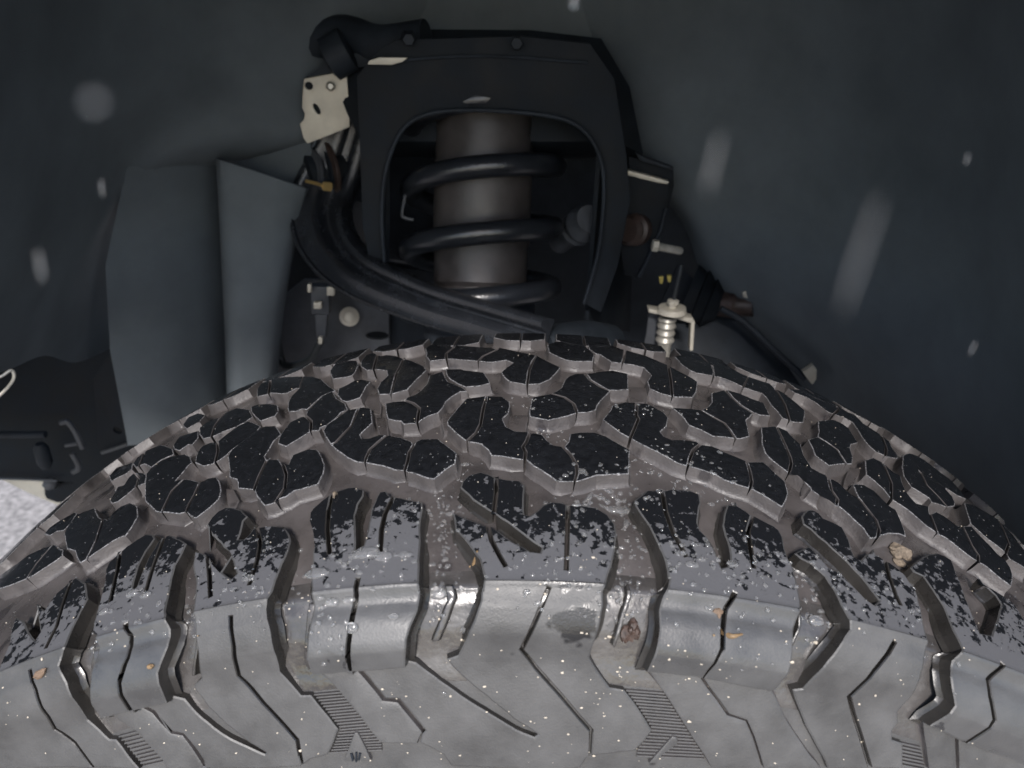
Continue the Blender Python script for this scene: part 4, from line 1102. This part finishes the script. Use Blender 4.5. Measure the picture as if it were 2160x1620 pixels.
tag(hb, 'pale U-shaped hose bracket with nut and ribbed sleeve standing behind the tyre crown', 'bracket')
part('top_strap', M['cream'], hb, lambda b: box(b, [(1368, 652), (1395, 657), (1440, 668), (1462, 672), (1466, 680), (1458, 682), (1430, 674), (1368, 659)], .012, .335))
part('leg', M['cream'], hb, lambda b: box(b, [(1458, 678), (1466, 678), (1462, 740), (1455, 740)], .010, .335))
part('sleeve', M['zinc'], hb, lambda b: cyl(b, at(1408, 668, .34), at(1398, 760, .34), [(0, .007), (.06, .0085), (.12, .0068), (.2, .0085), (.28, .0068), (.36, .0085), (.44, .0068), (.52, .0085), (.62, .006), (1, .006)], 24))
part('nut', M['cream'], hb, lambda b: (cyl(b, at(1417, 658, .335), at(1418, 648, .335), [(0, .013), (1, .012)], 24), cyl(b, at(1418, 648, .335), at(1421, 632, .335), [(0, .0035), (.4, .0035), (.45, .0052), (.9, .0052), (1, .003)], 8)))
part('rod', M['wire'], hb, lambda b: tube(b, [at(1421, 634, .336), at(1431, 590, .338), at(1438, 560, .34)], .0016, seg=8))
part('guard', M['grey'], hb, lambda b: plate(b, [(1368, 662), (1392, 664), (1394, 690), (1398, 760), (1352, 760), (1364, 700)], .002, ydef=.35))
lk = empty('track_rod_end')
tag(lk, 'dusty rod end with a pale cap sticking out to the right behind the tyre', 'rod end')
part('rod', M['rust'], lk, lambda b: cyl(b, at(1510, 640, .40), at(1590, 646, .385), [(0, .012), (.5, .013), (.6, .010), (1, .010)], 20))
part('cap', M['cream'], lk, lambda b: box(b, [(1594, 632), (1612, 628), (1616, 648), (1606, 662), (1596, 656)], .010, .38))
part('tab', M['zinc'], lk, lambda b: box(b, [(1566, 618), (1576, 612), (1592, 622), (1588, 632), (1568, 628)], .006, .38))
part('boot', M['black'], lk, lambda b: cyl(b, at(1450, 620, .41), at(1520, 645, .40), [(0, .03), (.3, .026), (.35, .03), (.6, .022), (.65, .026), (1, .014)], 24))
ab = empty('axle_guard')
tag(ab, 'dark grey plastic guard panel with a raised cable line, behind the tyre on the right', 'guard panel')
part('panel', M['frame'], ab, lambda b: sheet(b, [[(1430, 560, .43), (1500, 620, .42), (1580, 690, .40), (1640, 740, .38)], [(1380, 700, .40), (1480, 760, .38), (1580, 800, .36), (1700, 830, .35)], [(1400, 900, .36), (1500, 900, .35), (1600, 900, .34), (1750, 900, .33)]]))
part('cable', M['frame'], ab, lambda b: tube(b, [at(1520, 650, .375), at(1570, 680, .37), at(1640, 745, .345), at(1700, 800, .325)], .003, seg=8))
fs = part('foam_scrap', M['cream'], None, lambda b: plate(b, [(1694, 786), (1706, 778), (1716, 770), (1723, 780), (1722, 800), (1714, 812), (1704, 800)], .006, ydef=.315))
tag(fs, 'small pale tan scrap stuck where the right liner wall meets the tyre', 'scrap')

# ------------------------------------------------------------------ lower left: underbody, pale plate
cm = empty('crossmember')
tag(cm, 'dark steel crossmember with round holes at the far left behind the tyre', 'crossmember')
part('web', M['black'], cm, lambda b: plate(b, [(196, 800), (232, 748), (320, 870), (330, 905), (300, 925), (222, 952), (205, 940)], .004, holes=[(248, 908, 9, 9, 0), (284, 895, 6, 9, 0)], ydef=.44))
part('lip', M['grey'], cm, lambda b: tube(b, [at(215, 955, .435), at(260, 940, .435), at(330, 915, .435)], .0022, seg=8))
part('box_section', M['black'], cm, lambda b: plate(b, [(-400, 700, .48), (-60, 700, .50), (240, 700, .52), (520, 740, .52), (520, 1100, .50), (196, 1022, .47), (80, 1014, .47), (-400, 1006, .45)], .04, bevel=.003))
part('lower_edge', M['grey'], cm, lambda b: tube(b, [at(-200, 1006, .445), at(20, 1010, .455), at(120, 1014, .46)], .0016, seg=8))
part('tie_bar', M['frame'], cm, lambda b: (tube(b, [at(-60, 915, .43), at(40, 917, .43), at(96, 916, .43)], .004, seg=10), cyl(b, at(84, 936, .43), at(98, 986, .43), [(0, .005), (.2, .008), (.8, .008), (1, .005)], 14)))
hk = empty('wire_hook')
tag(hk, 'pair of bent wire hooks on the dark crossmember at the far left', 'hook')
part('upper_hook', M['grey'], hk, lambda b: tube(b, [at(128, 892, .425), at(142, 890, .425), at(158, 910, .425), at(175, 946, .425)], .003, seg=8))
part('lower_hook', M['grey'], hk, lambda b: tube(b, [at(152, 956, .425), at(163, 975, .425), at(165, 988, .425), at(154, 996, .425)], .003, seg=8))
part('cross_wire', M['grey'], hk, lambda b: tube(b, [at(138, 940, .425), at(164, 936, .425)], .002, seg=8))
pp = empty('skid_plate')
tag(pp, 'pale painted plate edge with a dark bolt below the crossmember, against the bright road', 'skid plate')
part('plate', M['cream'], pp, lambda b: plate(b, [(-20, 1000), (120, 1000), (240, 1020), (260, 1130), (150, 1078), (60, 1040)], .004, ydef=.49))
part('bolt_shadow', M['black'], pp, lambda b: plate(b, [(93, 1022), (180, 1016), (190, 1062), (120, 1060), (98, 1052), (94, 1044)], .006, ydef=.482))  # black sheet laid on the plate as the bolt's shadow
part('bolt', M['grey'], pp, lambda b: cyl(b, at(103, 1021, .465), at(110, 1020, .48), [(0, .005), (.1, .008), (1, .008)], 6))
te = part('wire_edge', M['zinc'], None, lambda b: tube(b, [at(-30, 806, .14), at(2, 794, .145), at(24, 781, .15), at(29, 798, .15), at(10, 824, .148), at(-30, 860, .14)], .0011, seg=8))
tag(te, 'thin bright bent wire edge peeping in at the left picture border', 'wire edge')

# ------------------------------------------------------------------ water, grit and litter on the rubber
def frame_at(u, s, drop):
    p = pos(u, s, drop)
    n = (pos(u, s, drop - 0.001) - p).normalized()
    t1 = (pos(u + 0.0005, s, drop) - p).normalized()
    return p, n, t1, n.cross(t1)

BOX = []
for (pl, d0, sk, nm) in ROT:
    BOX.append((min(q[0] for q in pl), max(q[0] for q in pl), min(q[1] for q in pl), max(q[1] for q in pl), pl, d0, sk, nm))
def surface(u, s):
    """(depth of the surface there, is it the top of a block, distance class)"""
    best = None
    for a, b, c, d, pl, d0, sk, nm in BOX:
        if a <= u <= b and c <= s <= d and inside(pl, (u, s)):
            dp = d0 + sk(s)
            if best is None or dp < best[0]: best = (dp, nm)
    if best: return best
    return (casing_drop(s), 'casing')

ICO = {}
def ico(sub):
    if sub not in ICO:
        t = bmesh.new(); bmesh.ops.create_icosphere(t, subdivisions=sub, radius=1)
        t.verts.ensure_lookup_table()
        ICO[sub] = ([v.co.copy() for v in t.verts], [[v.index for v in f.verts] for f in t.faces]); t.free()
    return ICO[sub]
class Soup:
    def __init__(self): self.v = []; self.f = []
    def blob(self, c, X, Yv, Z, sx, sy, sz, sub=1, rough=0.0):
        vs, fs = ico(sub)
        o = len(self.v)
        for q in vs:
            k = 1 + (rng.uniform(-rough, rough) if rough else 0)
            self.v.append(c + X * (q.x * sx * k) + Yv * (q.y * sy * k) + Z * (q.z * sz * k))
        self.f += [[i + o for i in f] for f in fs]
    def make(self, name, m, smooth=True):
        me = bpy.data.meshes.new(name)
        me.from_pydata([tuple(v) for v in self.v], [], self.f)
        me.materials.append(m)
        if smooth:
            for p in me.polygons: p.use_smooth = True
        o = bpy.data.objects.new(name, me); COL.objects.link(o); o.location = (0, 0, AX)
        return o

drops = Soup()
def add_drop(u, s, r, flat=0.55, stretch=1.0):
    dp, nm = surface(u, s)
    p, n, X, Yv = frame_at(u, s, dp)
    a = rng.uniform(0, math.pi)
    Xr = X * math.cos(a) + Yv * math.sin(a); Yr = n.cross(Xr)
    drops.blob(p + n * r * 0.12, Xr, Yr, n, r * stretch, r, r * flat, 2 if r > 0.0006 else 1)
for _ in range(1500):                                   # a fine spatter everywhere
    add_drop(rng.uniform(-0.30, 0.30), rng.triangular(-0.09, 0.118, 0.085), rng.choice([.00016, .0002, .00026, .00034]) * rng.uniform(.8, 1.3))
def cluster(px, py, n, su, ss, r0, r1, stretch=1.0):
    u, s = unproj(px, py)
    for _ in range(n):
        add_drop(u + rng.gauss(0, su), s + rng.gauss(0, ss), rng.uniform(r0, r1) * rng.uniform(.75, 1.25), .6, rng.uniform(1, stretch))
for q in [(930, 1060, 60, .006, .008, .0003, .0008, 1.3), (960, 980, 35, .004, .006, .0003, .0007, 1.3), (1290, 1020, 70, .010, .006, .0003, .0010, 2.2), (1240, 1045, 30, .008, .003, .0004, .0011, 2.4),
          (1400, 960, 45, .010, .007, .0003, .0009, 1.8), (1480, 1010, 40, .012, .005, .0003, .0010, 1.8), (1190, 900, 30, .006, .004, .0003, .0008, 1.5), (1350, 860, 40, .010, .004, .0003, .0007, 1.5),
          (1110, 840, 25, .008, .006, .0003, .0007, 1.3), (1180, 1190, 80, .016, .010, .0003, .0009, 1.5), (780, 1180, 50, .012, .006, .0004, .0011, 1.6), (1440, 1170, 70, .014, .008, .0004, .0010, 1.5),
          (1590, 1190, 40, .010, .006, .0004, .0009, 1.4), (920, 1180, 70, .004, .014, .0003, .0008, 1.4), (1330, 1180, 60, .004, .014, .0003, .0008, 1.4), (1730, 1240, 60, .006, .012, .0003, .0009, 1.4),
          (690, 1310, 26, .003, .006, .0005, .0010, 1.2), (560, 1220, 40, .005, .012, .0003, .0008, 1.3), (380, 1270, 30, .004, .012, .0003, .0008, 1.3), (500, 1230, 40, .012, .008, .0003, .0009, 1.4),
          (260, 1300, 40, .010, .006, .0004, .0009, 1.5), (1560, 1310, 24, .010, .008, .0004, .0008, 1.2), (1320, 1290, 25, .003, .008, .0004, .0009, 1.3), (1960, 1330, 30, .004, .01, .0003, .0008, 1.3), (1830, 1240, 50, .012, .006, .0004, .0009, 1.4)]:
    cluster(*q)
for px, py, r, st in [(772, 1167, .0026, 1.9), (792, 1170, .0016, 1.3), (808, 1174, .0020, 1.7), (670, 1210, .0022, 2.0), (918, 1250, .0022, 1.5), (945, 1060, .0012, 1.4), (978, 955, .0012, 1.6),
                      (1310, 1052, .0020, 2.6), (1215, 1055, .0013, 1.2), (1250, 1052, .0016, 2.0), (855, 1170, .0014, 1.9), (1460, 1192, .0015, 1.6), (1545, 1190, .0014, 1.5), (1745, 1300, .0020, 1.4), (700, 1270, .0016, 1.6),
                      (735, 1265, .0012, 1.8), (832, 1300, .0012, 1.5), (745, 1322, .0018, 1.3), (527, 1220, .0014, 1.4), (280, 1252, .0018, 1.5), (308, 1255, .0016, 1.5), (220, 1290, .0016, 1.4), (975, 1345, .0013, 1.2)]:
    u, s = unproj(px, py)
    dp, nm = surface(u, s)
    p, n, X, Yv = frame_at(u, s, dp)
    drops.blob(p + n * r * .1, X, Yv, n, r * st, r, r * .5, 3, .03)
tag(drops.make('water_drops', M['water']), 'scattered clear water beads clinging to the tread and shoulder rubber', 'water drops', kind='stuff')

grit = Soup()
spots_ = []
for _ in range(42):
    u = rng.uniform(-0.205, 0.205); v = rng.uniform(S_EDGE - 0.004, 0.168); sp = rng.uniform(.002, .009)
    spots_ += [(u + rng.gauss(0, sp), v + rng.gauss(0, sp)) for _ in range(rng.randint(2, 8))]
spots_ += [(rng.uniform(-.2, .2), rng.uniform(S_EDGE, .17)) for _ in range(90)]
for u, s in spots_:
    dp, nm = surface(u, s)
    p, n, X, Yv = frame_at(u, s, dp)
    r = min(.0007, .00017 * math.exp(rng.gauss(.25, .45)))
    grit.blob(p + n * r * .3, X, Yv, n, r * rng.uniform(.8, 1.8), r, r * .6, 1, .3)
for _ in range(170):
    u = rng.uniform(-0.26, 0.26); s = rng.uniform(-0.07, S_EDGE)
    dp, nm = surface(u, s)
    p, n, X, Yv = frame_at(u, s, dp)
    r = rng.uniform(.00018, .00032)
    grit.blob(p + n * r * .3, X, Yv, n, r, r, r * .7, 1, .25)
tag(grit.make('grit_specks', mat('pale_grit', (0.42, 0.37, 0.30), 0.6, var=0.3, vscale=900), False), 'pale grit specks sprinkled over the sidewall and lugs', 'grit', kind='stuff')

def litter(name, label, cat, m, blobs=None, path=None, r=.0006, lift=.0004, flat=.6):
    """small loose litter lying on the rubber"""
    if path:
        P = []
        for px, py in path:
            u, s = unproj(px, py); dp, nm = surface(u, s)
            p, n, *_ = frame_at(u, s, dp)
            P.append(p + n * lift)
        bm = bmesh.new()
        tube(bm, P, r, seg=7, n=4, rfun=lambda f: r * (.25 + .75 * math.sin(math.pi * min(.95, max(.06, f)))))
        o = link(name, bm, m, None, smooth=50)
    else:
        S_ = Soup()
        for px, py, rx, ry, rz in blobs:
            u, s = unproj(px, py); dp, nm = surface(u, s)
            p, n, X, Yv = frame_at(u, s, dp)
            a = rng.uniform(-.5, .5)
            S_.blob(p + n * rz * .5, X * math.cos(a) + Yv * math.sin(a), n.cross(X * math.cos(a) + Yv * math.sin(a)), n, rx, ry, rz, 2, .22)
        o = S_.make(name, m, False)
    tag(o, label, cat)
    return o
litter('leaf_clump', 'dark brown clump of leaf litter in the groove right of centre', 'leaf litter', M['brown'], blobs=[(1330, 1352, .0024, .0030, .0014), (1342, 1330, .0018, .0022, .0016), (1348, 1345, .0018, .0020, .0012), (1325, 1365, .0012, .0016, .001), (1350, 1358, .0013, .0013, .001), (1338, 1340, .0016, .0016, .002)])
litter('seed_husk', 'straw coloured split seed husk across the thin slit of the right lug', 'seed husk', M['orange'], path=[(1502, 1337), (1520, 1334), (1535, 1338), (1562, 1335)], r=.0010)
litter('red_flake', 'small reddish flake beside the slit above the split seed husk', 'flake', M['pebble'], blobs=[(1516, 1290, .0016, .0011, .0006), (1519, 1297, .0006, .0012, .0005)])
litter('orange_sliver', 'short tan-orange sliver on the left edge of the centre shoulder lug', 'sliver', M['orange'], path=[(986, 1171), (996, 1168), (1007, 1164)], r=.0008)
litter('orange_pebble', 'orange-tan pebble on the ridge of the far left lug', 'pebble', M['pebble'], blobs=[(88, 1420, .0030, .0014, .0012)])
litter('bent_straw', 'thin bent tan straw in the slot left of a long lug', 'straw', M['orange'], path=[(421, 1340), (412, 1352), (408, 1375), (406, 1395), (409, 1415), (414, 1428)], r=.0006, lift=.0012)
litter('tan_stone', 'tan crumbling stone wedged in the groove at the right', 'stone', M['tan'], blobs=[(1916, 1146, .0044, .0034, .0024), (1908, 1152, .0024, .0022, .0018), (1926, 1155, .0028, .0018, .0012), (1916, 1168, .003, .002, .001)])
litter('pale_chip', 'small tan chip in the groove above the left shoulder lugs', 'chip', M['tan'], blobs=[(313, 1122, .0020, .0016, .0016), (318, 1118, .0012, .001, .001)])
litter('wet_seed', 'slim pale seed standing on the inner end of the centre-left lug', 'seed', M['tan'], path=[(706, 1054), (708, 1044), (712, 1032), (718, 1018)], r=.0009, lift=.001)
litter('yellow_crumb', 'round tan crumb on the curved face of the second lug from left', 'crumb', M['orange'], blobs=[(326, 1401, .0012, .001, .001)])

# water falling in front of the arch, out of focus
spots = [(198, 215, .040, .00026, 1.1, 'large round blurred drop high at the left'), (1505, 345, .048, .00012, 14, 'tall blurred drop right of the spring tower'), (1815, 540, .040, .00010, 28, 'longest blurred drop falling at the right'),
         (85, 562, .08, .00018, 8.0, 'small bright drop low at the left border'), (215, 397, .12, .00016, 7, 'small drop between the round drop and the buttress'), (1211, 4, .10, .00024, 3.2, 'bright drop at the top border'), (2040, 335, .13, .00013, 6, 'faint slim drop at the right border, upper'), (2052, 735, .13, .00013, 8, 'faint slim drop at the right border, lower')]
for px, py, dist, r, st, lab in spots:
    S_ = Soup()
    c = Vector(CAM + ray(px, py) * dist)
    S_.blob(c, Vector((1, 0, 0)), Vector((0, 1, 0)), Vector((0.12, 0, 1)).normalized(), r, r, r * st, 3)
    o = S_.make('falling_drop', M['water'])
    tag(o, lab, 'water drop', group='drops falling in front of the arch')
